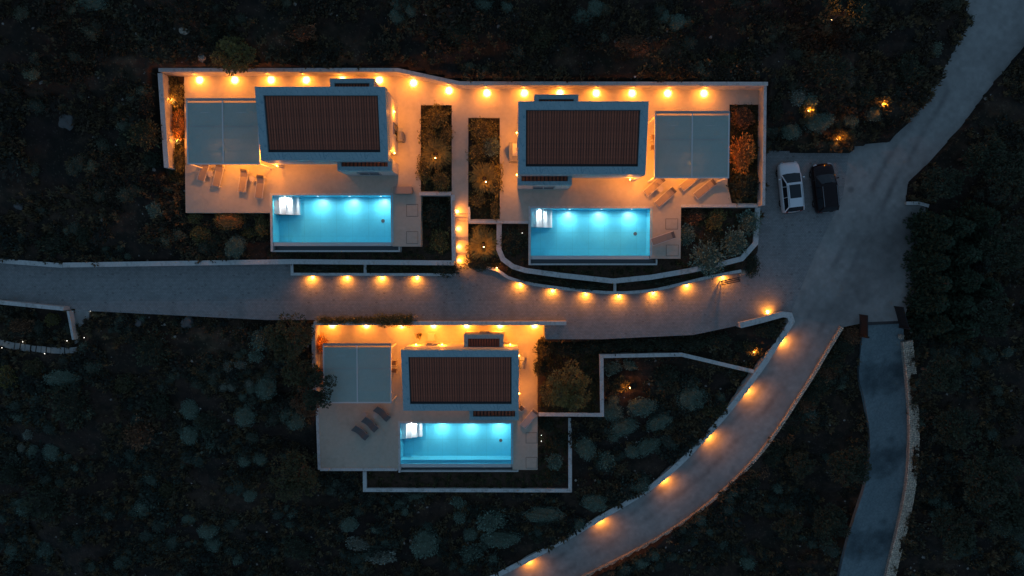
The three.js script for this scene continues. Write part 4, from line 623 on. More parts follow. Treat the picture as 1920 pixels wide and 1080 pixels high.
// --- cushion shrubs on the slope left of the lower villa
for (const a of [
  [115, 710, 34, 16, 'grey', 'grey', 'wide low grey cushion shrub below the stepping slabs at the left edge'], [62, 690, 19, 17, 'leafy', 'dim', 'dim olive shrub just below the curving stepping slabs'], [8, 708, 22, 20, 'leafy', 'lime', 'yellowish shrub cut by the left edge, below the stepping slabs'],
  [262, 812, 27, 27, 'leafy', 'brown', 'rusty brown shrub on the dark slope left of the lower villa'], [355, 768, 18, 19, 'grey', 'grey', 'upper of two blue grey cushion shrubs right of the rusty brown shrub'], [354, 815, 19, 19, 'grey', 'grey', 'lower of two blue grey cushion shrubs right of the rusty brown shrub'],
  [458, 780, 21, 21, 'grey', 'grey', 'round green grey cushion shrub left of the double one beside the lower terrace'], [536, 776, 16, 16, 'grey', 'grey', 'upper left half of the double cushion shrub beside the lower terrace'], [553, 791, 18, 17, 'grey', 'grey', 'lower right half of the double cushion shrub beside the lower terrace'],
  [497, 728, 20, 23, 'grey', 'grey', 'tall blue grey cushion shrub left of the trees at the lower villa'], [416, 727, 9, 9, 'fine', 'pale', 'left of two small pale cushions side by side in the middle of the left slope'], [431, 727, 9, 9, 'fine', 'pale', 'right of two small pale cushions side by side in the middle of the left slope'],
  [463, 720, 10, 12, 'fine', 'pale', 'small pale cushion just left of the tall blue grey shrub'], [452, 745, 9, 10, 'fine', 'grey', 'left of two small cushions above the round green grey shrub'], [474, 745, 9, 10, 'fine', 'grey', 'right of two small cushions above the round green grey shrub'],
  [425, 687, 8, 11, 'leafy', 'pale', 'ragged pale tuft shrub highest on the slope left of the lower villa'], [447, 684, 11, 8, 'leafy', 'pale', 'flat pale tuft shrub right of the ragged one high on the left slope'],
  [48, 816, 9, 9, 'leafy', 'pale', 'small pale shrub above the row of three cushions at the lower left edge'], [37, 842, 10, 9, 'grey', 'pale', 'first from the left of three cushions in a row at the lower left edge'], [62, 849, 13, 14, 'grey', 'grey', 'second from the left of three cushions in a row at the lower left edge'], [96, 847, 18, 18, 'grey', 'grey', 'largest and rightmost of three cushions in a row at the lower left edge'],
  [455, 864, 14, 13, 'grey', 'grey', 'left of two touching cushions left of the tree at the bare terrace corner'], [485, 861, 14, 13, 'grey', 'grey', 'right of two touching cushions left of the tree at the bare terrace corner'], [341, 877, 9, 7, 'fine', 'grey', 'small flat dim cushion low on the slope below the two stacked blue grey shrubs'],
  [467, 930, 14, 12, 'grey', 'grey', 'lone blue cushion below the tree at the bare terrace corner'], [388, 996, 19, 16, 'grey', 'grey', 'upper of two overlapping blue cushions near the bottom left'], [396, 1020, 18, 15, 'grey', 'grey', 'lower of two overlapping blue cushions near the bottom left'], [352, 976, 15, 11, 'grey', 'grey', 'dim blue cushion up and left of the overlapping pair near the bottom left'],
  [311, 922, 16, 13, 'leafy', 'dim', 'small yellowish shrub in the darkest part of the lower left slope'], [484, 640, 17, 17, 'leafy', 'grey', 'dim bluish shrub below the driveway, left of the olive trees'], [477, 668, 14, 12, 'leafy', 'grey', 'second dim bluish shrub lower down left of the olive trees'],
  [135, 760, 40, 34, 'leafy', 'dark', 'large dark loose shrub below the wide grey cushion'], [285, 655, 34, 26, 'leafy', 'dark', 'large dark shrub in the middle of the slope below the driveway'], [20, 890, 20, 18, 'leafy', 'dark', 'dark bluish shrub at the left edge under the row of three cushions'], [90, 940, 40, 34, 'leafy', 'dark', 'large dark ragged shrub in the lower left corner'], [300, 760, 22, 20, 'leafy', 'dark', 'dark shrub above and right of the rusty brown one'], [390, 790, 20, 22, 'leafy', 'dark', 'dark shrub right of the two stacked blue grey cushions'], [230, 720, 20, 16, 'leafy', 'dim', 'dim shrub in the middle of the left slope'], [95, 599, 14, 12, 'leafy', 'lime', 'small bright green shrub in the corner of the two white walls at the left'], [40, 612, 22, 14, 'leafy', 'brown', 'low brownish shrub behind the white wall at the left edge'],
]) shrub(...a);
// --- below the lower pool
for (const a of [
  [780, 930, 20, 9, 'grey', 'grey', 'low blue cushion touching the white wall below the lower pool'], [748, 944, 11, 10, 'grey', 'grey', 'upper of two small cushions left below the white wall of the lower pool'], [757, 961, 9, 9, 'fine', 'grey', 'lower of two small cushions left below the white wall of the lower pool'], [858, 943, 13, 11, 'leafy', 'grey', 'small loose shrub below the middle of the white wall under the lower pool'], [862, 969, 13, 12, 'leafy', 'grey', 'small loose shrub in the middle between white wall and bottom edge'],
  [796, 1020, 29, 27, 'grey', 'grey', 'big round blue grey shrub at the bottom below the lower pool'], [920, 976, 29, 22, 'leafy', 'grey', 'large loose blue shrub left of the wide ones beside the curving road'], [936, 1010, 40, 17, 'grey', 'grey', 'wide low blue grey shrub at the bottom near the curving road'], [1020, 966, 38, 15, 'grey', 'grey', 'wide blue grey shrub under the right corner of the white wall'], [882, 1003, 13, 14, 'grey', 'grey', 'small shrub left of the wide low one at the bottom'], [654, 985, 18, 14, 'grey', 'grey', 'dim blue shrub in the lower left below the white wall'], [705, 995, 13, 8, 'fine', 'grey', 'small flat cushion right of the dim blue shrub below the white wall'], [670, 1020, 22, 12, 'leafy', 'pale', 'dim pale loose shrub at the bottom left of the big round one'], [885, 1038, 22, 14, 'leafy', 'grey', 'loose shrub at the bottom edge left of the curving road'], [1115, 943, 25, 17, 'grey', 'grey', 'round blue shrub outside the right corner of the white wall beside the road'], [715, 1045, 26, 13, 'leafy', 'pale', 'pale loose shrub at the bottom edge below the big round one'], [560, 1025, 30, 22, 'leafy', 'dark', 'large dark loose shrub at the bottom left of the dim blue shrubs'], [1010, 1010, 14, 10, 'leafy', 'dark', 'small dark shrub close above the curving road near the bottom'],
]) shrub(...a);
// --- garden between the lower villa and the curving road
for (const a of [
  [1297, 746, 27, 26, 'grey', 'grey', 'big round dark blue shrub in the middle of the garden beside the curving road'], [1203, 763, 28, 18, 'grey', 'grey', 'cushion shrub just below the garden spotlight'], [1148, 771, 22, 20, 'grey', 'grey', 'cushion shrub at the corner of the stepped white wall'], [1170, 801, 28, 17, 'grey', 'grey', 'first from the left of the two slanting cushions in the middle row of the garden', 0.4], [1237, 791, 26, 15, 'grey', 'grey', 'second of the two slanting cushions in the middle row of the garden', 0.6],
  [1216, 835, 32, 16, 'grey', 'grey', 'long slanting cushion lowest of the rows in the garden', 0.5], [1186, 848, 14, 12, 'grey', 'grey', 'small cushion left of the long slanting lowest one'], [1098, 839, 25, 19, 'grey', 'grey', 'round cushion right of the white wall end below the leafy tree'], [1139, 862, 19, 16, 'leafy', 'grey', 'loose round shrub low in the garden, left of the long slanting cushion'], [1148, 690, 16, 14, 'leafy', 'grey', 'grey shrub inside the corner of the stepped white wall'], [1183, 684, 14, 10, 'leafy', 'grey', 'small grey shrub along the white wall above the spotlight'], [1250, 706, 24, 18, 'leafy', 'dark', 'dark loose shrub right of the garden spotlight'], [1345, 770, 22, 14, 'leafy', 'dim', 'loose olive shrub near the road wall in the garden'], [1163, 722, 16, 15, 'leafy', 'dim', 'shrub lit golden by the garden spotlight'],
  [1025, 798, 13, 13, 'leafy', 'dark', 'uppermost leafy shrub in the narrow bed right of the lower pool'], [1047, 828, 15, 15, 'leafy', 'dark', 'middle leafy shrub in the narrow bed right of the lower pool'], [1040, 866, 15, 15, 'leafy', 'grey', 'greyish shrub low in the narrow bed right of the lower pool'], [1047, 898, 15, 11, 'leafy', 'dark', 'shrub in the corner of the white wall right below the lower pool'],
  [1412, 652, 16, 15, 'leafy', 'dim', 'shrub lit by the spotlight near the tip of the white wall'], [1392, 648, 12, 12, 'leafy', 'dark', 'dark shrub left of the spotlight near the tip of the white wall'], [1440, 622, 22, 12, 'leafy', 'dark', 'dark shrub filling the tip where driveway and road meet'], [1020, 652, 17, 17, 'leafy', 'dim', 'rounded hedge plant at the top right corner of the lower terrace'], [1060, 655, 24, 14, 'leafy', 'dark', 'dark hedge plant right of the lower terrace, under the driveway edge'], [1105, 652, 24, 13, 'leafy', 'dark', 'second dark hedge plant under the driveway edge'], [1150, 648, 24, 12, 'leafy', 'dark', 'third dark hedge plant under the driveway edge'], [1200, 646, 26, 12, 'leafy', 'dark', 'fourth dark hedge plant under the driveway edge'], [1250, 645, 24, 12, 'leafy', 'dark', 'fifth dark hedge plant under the driveway edge'], [1300, 645, 26, 14, 'leafy', 'dark', 'sixth dark hedge plant under the driveway edge'], [1350, 640, 24, 15, 'leafy', 'dark', 'seventh dark hedge plant under the driveway edge'], [1007, 722, 8, 11, 'leafy', 'bloomLit', 'small red leaved plant hanging over the right edge of the lower terrace'], [1010, 690, 10, 16, 'leafy', 'dark', 'dark plant on the right edge of the lower terrace above the red leaved one'],
]) shrub(...a);
// --- upper slope
for (const a of [
  [744, 28, 15, 15, 'grey', 'grey', 'lower of three touching round cushions at the top, above the bend of the back wall'], [771, 15, 14, 13, 'grey', 'grey', 'right of three touching round cushions at the top, above the bend of the back wall'], [745, 2, 15, 12, 'grey', 'grey', 'topmost of three touching round cushions cut by the top edge'], [905, 2, 19, 14, 'grey', 'grey', 'round cushion cut by the top edge in the middle'], [950, 8, 10, 12, 'grey', 'grey', 'small cushion at the top edge right of the middle'], [1092, 31, 20, 18, 'grey', 'grey', 'larger left half of the double cushion at the top above the right villa'], [1119, 14, 15, 16, 'grey', 'grey', 'smaller right half of the double cushion at the top above the right villa'], [1245, 28, 13, 11, 'grey', 'grey', 'left half of the double cushion at the top right of the right villa'], [1269, 39, 17, 15, 'grey', 'grey', 'right half of the double cushion at the top right of the right villa'], [165, 3, 34, 14, 'grey', 'grey', 'wide grey shrub cut by the top edge at the left'],
  [437, 115, 36, 15, 'leafy', 'dim', 'low dark shrub overhanging the long back wall at its left end'], [270, 252, 26, 28, 'leafy', 'dim', 'loose olive shrub outside the white wall left of the upper terrace'], [238, 262, 20, 18, 'leafy', 'dark', 'dark shrub farther left outside the upper terrace'], [285, 300, 16, 18, 'leafy', 'dark', 'dark shrub below the loose olive one outside the upper terrace'], [287, 392, 13, 14, 'leafy', 'grey', 'pale round shrub left of the empty corner of the upper terrace'], [155, 440, 15, 13, 'leafy', 'dark', 'dim shrub above the driveway wall at the left'], [100, 455, 36, 18, 'leafy', 'dark', 'wide dark shrub above the bend of the driveway wall'], [395, 62, 22, 15, 'leafy', 'dark', 'dark shrub on the slope above the left end of the back wall'], [560, 60, 30, 16, 'leafy', 'brown', 'brownish shrub on the slope above the upper left villa'], [860, 60, 26, 16, 'leafy', 'dark', 'dark shrub in the middle of the slope above the back wall'], [1010, 70, 26, 16, 'leafy', 'dim', 'olive shrub on the slope above the right villa'], [1190, 80, 30, 15, 'leafy', 'brown', 'brownish shrub above the right end of the back wall'], [1370, 110, 24, 16, 'leafy', 'dim', 'olive shrub behind the back wall above the right pergola'],
]) shrub(...a);
// --- shrubs above the parking bay
for (const a of [
  [1498, 180, 15, 14, 'leafy', 'pale', 'pale ragged shrub above the parking bay'], [1523, 186, 13, 13, 'leafy', 'grey', 'grey shrub right of the pale ragged one above the parking bay'], [1484, 244, 19, 18, 'grey', 'grey', 'round grey shrub directly above the white car'], [1535, 226, 28, 20, 'grey', 'grey', 'wide grey shrub in the middle above the parked cars'], [1598, 222, 17, 14, 'grey', 'grey', 'heart shaped grey shrub between the two spotlights'], [1518, 203, 18, 14, 'leafy', 'lime', 'yellow green shrub lit by a spotlight above the parking bay'], [1657, 190, 20, 11, 'leafy', 'dim', 'golden lit shrub beside the road above the junction'], [1582, 254, 19, 12, 'leafy', 'dim', 'golden lit shrub just above the dark car'], [1455, 205, 14, 20, 'leafy', 'dark', 'dark shrub outside the slim white wall'], [1620, 180, 22, 15, 'leafy', 'dark', 'dark shrub up from the heart shaped one'], [1700, 130, 24, 28, 'leafy', 'dark', 'dark shrub left of the upper road'], [1815, 36, 14, 12, 'leafy', 'dark', 'spiky dark plant reaching over the upper road'], [1560, 130, 36, 26, 'leafy', 'dark', 'big dark shrub high above the parking bay'],
]) shrub(...a);
// --- beds around the upper terraces
for (const a of [
  [1325, 483, 33, 30, 'leafy', 'grey', 'largest grey green shrub leaning over the curved wall below the right pool'], [1378, 455, 25, 25, 'leafy', 'grey', 'second grey green shrub above the largest one by the curved wall'], [1405, 417, 20, 24, 'leafy', 'grey', 'grey green shrub at the outer corner of the bed beside the driveway'], [1287, 440, 16, 19, 'leafy', 'grey', 'grey green shrub beside the deck right of the right pool'], [1300, 407, 21, 14, 'leafy', 'brown', 'brownish shrub in the top left of the bed right of the right pool'], [1342, 412, 22, 17, 'leafy', 'olive', 'olive shrub in the middle of the bed right of the right pool'], [1338, 446, 16, 14, 'leafy', 'dark', 'dark shrub between the large grey green ones'], [1410, 495, 14, 22, 'leafy', 'dark', 'dark plant spilling over the right end of the curved planter'],
  [1392, 290, 24, 34, 'leafy', 'bloomLit', 'flowering shrub glowing orange beside the right pergola'], [1393, 220, 20, 22, 'leafy', 'brown', 'reddish shrub in the bed at the top right of the upper terrace'], [1396, 352, 26, 26, 'leafy', 'dark', 'dark shrub in the lower part of the bed beside the right pergola'],
  [428, 412, 31, 19, 'fine', 'bloomLit', 'dense flowering shrub glowing orange at the edge of the left terrace'], [376, 439, 17, 17, 'leafy', 'olive', 'dim olive shrub left below the flowering one'], [440, 463, 22, 18, 'grey', 'grey', 'round grey shrub above the driveway wall below the flowering one'], [465, 434, 16, 11, 'leafy', 'lime', 'yellow green shrub right below the flowering one'], [489, 420, 12, 20, 'leafy', 'olive', 'olive shrub against the side of the left pool'], [362, 408, 14, 10, 'leafy', 'olive', 'small shrub left of the flowering one below the terrace'], [400, 452, 14, 14, 'leafy', 'dark', 'dark shrub between the olive and the round grey one'],
  [328, 178, 16, 22, 'leafy', 'olive', 'leafy shrub in the far left bed above the two lamps'], [312, 150, 14, 15, 'leafy', 'olive', 'shrub in the top left corner of the upper terrace'], [332, 235, 13, 26, 'leafy', 'bloomLit', 'reddish shrub between the two lamps of the far left bed'], [334, 300, 12, 22, 'leafy', 'olive', 'shrub at the lower end of the far left bed'],
  [817, 222, 24, 22, 'leafy', 'olive', 'uppermost shrub in the bed right of the left villa'], [805, 262, 18, 20, 'leafy', 'olive', 'olive shrub in the middle of the bed right of the left villa'], [835, 255, 15, 20, 'leafy', 'olive', 'shrub beside the path in the bed right of the left villa'], [826, 338, 20, 17, 'leafy', 'olive', 'lowest shrub in the bed right of the left villa'], [795, 318, 13, 26, 'leafy', 'olive', 'loose shrub leaning out of the bed towards the left villa'],
  [905, 245, 24, 22, 'leafy', 'olive', 'uppermost shrub in the bed left of the right villa'], [895, 285, 17, 20, 'leafy', 'olive', 'olive shrub in the middle of the bed left of the right villa'], [923, 275, 16, 20, 'leafy', 'grey', 'greyish shrub in the bed left of the right villa'], [930, 335, 13, 34, 'leafy', 'olive', 'loose shrub leaning out of the bed towards the right villa'], [928, 392, 9, 20, 'leafy', 'olive', 'shrub at the lower right corner of the bed left of the right villa'], [895, 375, 16, 12, 'leafy', 'olive', 'lowest shrub in the bed left of the right villa'],
  [896, 436, 16, 18, 'leafy', 'olive', 'shrub in the bed right of the lit stairs above the spotlight'], [898, 492, 25, 17, 'leafy', 'dark', 'rounded dark shrub at the foot of the lit stairs'], [835, 503, 26, 15, 'leafy', 'dark', 'rounded dark shrub overhanging the right end of the straight planter'], [930, 480, 12, 14, 'leafy', 'dark', 'dark shrub beside the curved wall right of the stairs'], [815, 400, 22, 26, 'leafy', 'dark', 'dark shrub in the sunken bed beside the deck of the left pool'], [825, 452, 16, 22, 'leafy', 'olive', 'olive shrub low in the sunken bed beside the stairs wall'], [963, 452, 22, 22, 'leafy', 'dark', 'dark shrub in the bed left of the right pool'], [600, 502, 36, 9, 'leafy', 'dark', 'low dark plants in the left half of the straight planter'], [722, 502, 30, 9, 'leafy', 'dark', 'low dark plants in the right half of the straight planter'], [1100, 536, 40, 9, 'leafy', 'dark', 'low dark plants in the middle of the curved planter'], [1010, 522, 40, 9, 'leafy', 'dark', 'low dark plants at the left end of the curved planter'], [1240, 527, 40, 9, 'leafy', 'dark', 'low dark plants right of the cross wall in the curved planter'], [1335, 506, 30, 8, 'leafy', 'dark', 'low dark plants below the largest grey green shrub'],
]) shrub(...a);
// --- trailing plants on the wall behind the lower villa
for (const [i, x] of [610, 640, 668, 694, 718, 742, 762].entries()) { const p = W(x, 601, -1.2), b = metres(i > 3 ? 12 : 8, -1.2), o = thing('trailing_plant', `${ORD[i]} from the left of seven leafy plants trailing over the wall behind the lower villa`, 'plant', [p[0], -1.75, p[1]]), f = part('foliage', G.leafy[i % 4], L.olive, o); f.scale.set(metres(19, -1.2), 0.62, b); f.position.y = 0.3; part('stem', stemGeo, M.bark, o).scale.set(0.4, 0.6, 0.3); }
{ const p = W(778, 598, -1.2), o = thing('flowering_plant', 'small white flowering plant at the end of the trailing plants on the wall', 'plant', [p[0], -1.9, p[1]]); const f = part('foliage', G.fine[0], leafMat(0.45, 0.43, 0.4), o); f.scale.set(0.36, 0.5, 0.34); f.position.y = 0.4; part('stem', stemGeo, M.bark, o).scale.set(0.3, 0.6, 0.3); }
// --- trees
for (const a of [
  [545, 632, 44, 2.6, 'big', 'dim', 'broad olive tree below the driveway, left of the lower villa'], [565, 700, 34, 2.4, 'tree', 'dim', 'olive tree close to the lamps on the left wall of the lower villa'], [572, 752, 28, 2.4, 'tree', 'brown', 'brownish tree leaning to the bare lower terrace'], [561, 733, 36, 3.5, 'tree', 'dark', 'dark tree spreading over the cloth of the lower pergola', -4.3, [1.55, 0]], [553, 892, 46, 2.6, 'big', 'dim', 'broad dim tree at the lower left corner of the bare terrace'], [1066, 726, 50, 2.8, 'big', 'olive', 'big leafy tree inside the stepped white wall right of the lower villa'], [436, 108, 36, 1.6, 'tree', 'olive', 'low tree overhanging the long back wall at its left end', 1.2], [1585, 18, 46, 2.6, 'tree', 'dark', 'dark tree lit by a spotlight at the top right'],
  [1592, 870, 40, 2.6, 'big', 'dark', 'dark tree left of the gravel lane'], [1500, 870, 26, 2, 'tree', 'dark', 'dark tree on the slope between road and lane'], [1560, 985, 34, 2.2, 'tree', 'dark', 'dark tree near the bottom left of the lane'], [1480, 985, 28, 2, 'tree', 'dark', 'dark tree near the bottom below the curving road'],
  [1850, 900, 60, 3, 'big', 'dark', 'wide dark tree at the lower right edge'], [1880, 960, 50, 3, 'big', 'dark', 'second wide dark tree lower at the right edge'], [1800, 800, 40, 2.4, 'tree', 'dark', 'dark tree right of the stone wall at the lane'], [1765, 700, 44, 2.6, 'big', 'dark', 'dark tree right of the gate'], [1790, 1000, 44, 2.4, 'tree', 'dark', 'dark tree near the bottom right corner'], [1850, 590, 44, 2.6, 'tree', 'dark', 'dark tree right of the evergreens'], [1900, 330, 50, 3, 'big', 'dark', 'dark tree at the right edge beside the upper road'], [1840, 290, 40, 2.6, 'tree', 'dark', 'dark tree above the evergreens near the upper road'], [1890, 460, 48, 3, 'big', 'dark', 'dark tree at the right edge behind the evergreens'], [1770, 345, 36, 2, 'tree', 'dark', 'dark low tree at the right side of the junction'],
]) tree(...a);
[[1735, 420, 28], [1740, 455, 30], [1732, 492, 30], [1738, 530, 30], [1730, 566, 30], [1738, 604, 30], [1775, 430, 34], [1785, 478, 36], [1790, 525, 36], [1778, 570, 36], [1785, 612, 34], [1820, 410, 34], [1828, 460, 34], [1825, 540, 32]].forEach(([x, y, r], i) => tree(x, y, r, 3.0, 'pine', 'pine', i < 6 ? `${ORD[i]} from the top in the front row of evergreens right of the junction` : i < 11 ? `${ORD[i - 6]} from the top in the second row of evergreens right of the junction` : `${ORD[i - 11]} from the top of three evergreens behind two rows of others`));
// --- low palms around the lamps in the beds
const frondGeo = [1, 2].map((sd) => { const l = new Leaves(sd + 60), r = l.r; for (let f = 0; f < 34; f++) { const a = 6.283 * (f / 34) + 0.2 * r(), len = 0.75 + 0.3 * r(), rise = 0.25 + 0.6 * r(), t = l.tone(0.4); for (let k = 0; k < 16; k++) { const u = 0.12 + 0.88 * k / 15, R = len * u, y = rise * Math.sin(u * 2.2) - 0.25 * u * u, q = V3(Math.cos(a) * R, y, Math.sin(a) * R); for (const s of [-1, 1]) l.leaf(q, V3(Math.cos(a + s * 0.75), -0.15 + 0.3 * r(), Math.sin(a + s * 0.75)), 0.3 * (1.15 - u * 0.6), 0.14, t); } } return l.build(); });
[[817, 288, 30, -0.16, 'right of the upper left villa'], [908, 334, 30, -0.16, 'left of the upper right villa'], [906, 458, 34, -1.55, 'right of the lit stairs']].forEach(([x, y, r, Y, w], i) => { const p = W(x, y, Y + 0.5), R = metres(r, Y + 0.5), o = thing('palm', 'low spreading palm around the lamp in the bed ' + w, 'palm', [p[0], Y, p[1]]), f = part('frond', frondGeo[i % 2], L.olive, o); f.scale.set(R, 0.85, R); f.position.y = 0.3; f.rotation.y = i * 1.1; part('trunk', cyl(0.1, 0.14, 0.5, 0, 0.2, 0, 10), M.bark, o); });
// overgrown hedge along the lower side of the curving road
{
  const line = smoothPath([[1598, 628, -2.6], [1565, 680, -3.0], [1525, 742, -3.7], [1445, 858, -5], [1350, 955, -6], [1245, 1028, -6.8], [1115, 1095, -7.6]].map(([x, y, Y]) => [...W(x, y, Y + 0.4), Y]), 1.25);
  const o = tag(new THREE.Group(), 'low dark overgrown hedge along the right side of the curving road', 'hedge'); o.name = 'hedge'; scene.add(o);
  line.forEach(([x, z, y], i) => { const f = part('foliage', G.leafy[i % 4], i % 3 ? L.dark : L.brown, o); f.position.set(x, y + 0.1, z); f.scale.set(0.85, 0.55 + 0.1 * (i % 3), 0.85); f.rotation.y = i * 1.3; });
}
// --- ground cover nobody could count
{
  const blade = (seed, n, spread, up) => { const l = new Leaves(seed); for (let i = 0; i < n; i++) { const a = l.r() * 6.283, q = V3(Math.cos(a) * 0.12 * l.r(), 0, Math.sin(a) * 0.12 * l.r()); l.leaf(q, V3(Math.cos(a) * spread * (0.4 + l.r()), up * (0.4 + l.r()), Math.sin(a) * spread * (0.4 + l.r())), 0.5 + 0.6 * l.r(), 0.1 + 0.08 * l.r(), l.tone(0.6, 0.25)); } return l.build(); };
  const small = (seed) => domeGeo(seed, 90, 0.32, 0.3, 0.2, 0.25);
  const r = rng(99), scatter = (name, geo, mat, n, where, size, tint, label) => {
    const im = new THREE.InstancedMesh(geo, mat, n), m = new THREE.Matrix4(), c = new THREE.Color(); let k = 0, tries = 0;
    while (k < n && tries++ < n * 8) { const q = where(); if (!q) continue; const s = size(q); if (s > 0.22 && [[s, 0], [-s, 0], [0, s], [0, -s]].some(([a, b]) => (name === 'heath' || name === 'scrub') && maskAt(q[0] + a, q[2] + b) !== null)) continue; m.compose(V3(q[0], q[1], q[2]), new THREE.Quaternion().setFromEuler(new THREE.Euler((r() - 0.5) * 0.5, r() * 6.28, (r() - 0.5) * 0.5)), V3(s * (0.8 + 0.5 * r()), s * (0.6 + 0.5 * r()), s * (0.8 + 0.5 * r()))); im.setMatrixAt(k, m); im.setColorAt(k, c.setRGB(...tint(q))); k++; }
    im.count = k; im.name = numbered(name); im.castShadow = im.receiveShadow = true; im.userData.kind = 'stuff'; im.userData.label = label; scene.add(im);
  };
  const wild = (bias) => () => { const x = -54 + 108 * r(), z = -28 + 62 * r(); if (0.5 + fbm(x * 0.22, 5, z * 0.34, 3) * 1.3 + 0.25 * (r() - 0.5) < bias) return null; if (maskAt(x, z) !== null) return null; return [x, groundH(x, z) - 0.02, z]; };
  const inBed = () => { const [p, y] = bedPolys[Math.floor(r() * bedPolys.length)], xs = p.map((q) => q[0]), zs = p.map((q) => q[1]), x = Math.min(...xs) + r() * (Math.max(...xs) - Math.min(...xs)), z = Math.min(...zs) + r() * (Math.max(...zs) - Math.min(...zs)); if (!inside(p, x, z)) return null; for (const dx of [-0.22, 0.22]) for (const dz of [-0.22, 0.22]) if (!inside(p, x + dx, z + dz)) return null; return [x, y - 0.01, z]; };
  const dryTint = (q) => { const k = (0.5 + 0.8 * r()), w = r(); return [k * (0.95 + 0.4 * w), k, k * (0.85 - 0.25 * w)]; };
  const heathTint = (q) => { const k = 0.5 + 0.9 * r(), w = 0.5 + 1.5 * fbm(q[0] * 0.12, 8, q[2] * 0.12, 3) + 0.5 * (r() - 0.5) + 0.02 * q[2]; const t = Math.max(0, Math.min(1, w)); return [k * (1.3 - 0.5 * t), k * (0.9 + 0.25 * t), k * (0.75 + 0.5 * t)]; };
  const grassTint = () => { const k = 0.6 + 0.8 * r(), w = r(); return [k * (0.9 + 0.4 * w), k, k * (0.85 - 0.25 * w)]; };
  const cover = leafMat(0.095, 0.08, 0.052), heath = leafMat(0.042, 0.043, 0.028), green = leafMat(0.055, 0.056, 0.026);
  scatter('dry_grass', blade(3, 16, 1, 0.9), cover, 26000, wild(0.42), () => 0.22 + 0.3 * r(), dryTint, 'dry grass tufts all over the hillside');
  scatter('heath', small(17), heath, 7000, wild(0.5), () => 0.16 + 0.34 * r() * r() * 1.4, heathTint, 'low heath scrub all over the hillside');
  scatter('heath', small(23), heath, 3500, wild(0.58), () => 0.24 + 0.75 * Math.pow(r(), 4), heathTint, 'taller heath scrub in patches on the hillside');
  scatter('ground_cover', small(29), green, 2600, inBed, () => 0.1 + 0.17 * r(), grassTint, 'low green plants covering the planting beds');
  scatter('bed_grass', blade(8, 14, 0.9, 1), green, 2600, inBed, () => 0.16 + 0.22 * r(), grassTint, 'grassy leaves in the planting beds');
  // low rounded scrub between the shrubs that can be told apart
  const greyS = [301, 302].map((s) => domeGeo(s, 420, 0.13, 0.24, 0.16, 0.04));
  const southish = (bias) => { const f = wild(bias); return () => { const q = f(); return q && (q[2] > 2 || r() < 0.45) ? q : null; }; };
  const scrubTint = (q) => { const k = 0.4 + 0.8 * r() * r(), w = Math.max(0, Math.min(1, 0.5 + 1.6 * fbm(q[0] * 0.1, 3, q[2] * 0.14, 3) + 0.025 * q[2])); return [k * (1.15 - 0.2 * w), k * (0.85 + 0.15 * w), k * (0.7 + 0.3 * w)]; };
  greyS.forEach((g, i) => scatter('scrub', g, L.grey, 800, southish(i ? 0.5 : 0.58), () => 0.22 + 0.5 * Math.pow(r(), 2.2), scrubTint, i ? 'small rounded grey green scrub between the larger shrubs' : 'denser patches of rounded grey green scrub'));
  const st = new THREE.IcosahedronGeometry(1, 1), sp = st.attributes.position; for (let i = 0; i < sp.count; i++) { const v = V3(sp.getX(i), sp.getY(i), sp.getZ(i)), k = 0.75 + 0.6 * noise3.noise(v.x * 1.3 + 3, v.y * 1.3, v.z * 1.3); sp.setXYZ(i, v.x * k, v.y * k * 0.6, v.z * k); } st.computeVertexNormals();
  scatter('loose_stone', st, M.rock, 5200, wild(0.3), () => 0.03 + 0.16 * Math.pow(r(), 5), () => { const k = r() > 0.94 ? 2.6 : 0.7 + 0.8 * r(); return [k, k * 0.96, k * 0.92]; }, 'loose stones scattered over the hillside');
}

// ---------------------------------------------------------------- garden spotlights and path lights
spike(1552, 43, 3.3, [0.7, 0.6, -0.7], 'garden spotlight under the dark tree at the top right', 1.5, 0.5);
spike(1510, 211, standY(...W(1510, 211, -0.6)), [0.3, 0.9, -0.3], 'spotlight under the yellow green shrub above the parking bay', 1.4, 0.5);
spike(1646, 200, standY(...W(1646, 200, -0.6)), [0.8, 0.5, -0.4], 'spotlight beside the upper road above the junction', 1.8, 0.5);
spike(1563, 264, standY(...W(1563, 264, -1.5)), [0.8, 0.45, -0.5], 'spotlight just above the parked dark car', 1.8, 0.5);
spike(1409, 660, standY(...W(1409, 660, -2.5)), [0.1, 0.8, -0.7], 'spotlight inside the tip where driveway and road meet', 1.4, 0.5);
spike(1180, 725, standY(...W(1180, 725, -3.9)), [-0.8, 0.6, 0.1], 'spotlight in the middle of the garden right of the lower villa', 2, 0.5);
spike(908, 464, -1.5, [0.0, 1, -0.25], 'bright spotlight in the bed right of the lit stairs', 1.3, 0.95);
spike(819, 300, -0.1, [-0.2, 1, -0.3], 'spotlight in the bed right of the upper left villa', 0.7, 0.85);
spike(912, 344, -0.1, [-0.1, 1, -0.3], 'spotlight in the bed left of the upper right villa', 0.7, 0.85);
spike(932, 501, ROAD_Y + 0.4, [-0.1, 0.6, 0.8], 'spotlight at the left end of the curved planter wall', 0.7);
[[604, 642, [-0.5, 1, -0.6]], [599, 697, [-0.4, 1, 0.1]]].forEach(([x, y, d], i) => spike(x, y, T3, d, `${i ? 'lower' : 'upper'} of two spotlights among leaves left of the lower pergola`, 2));
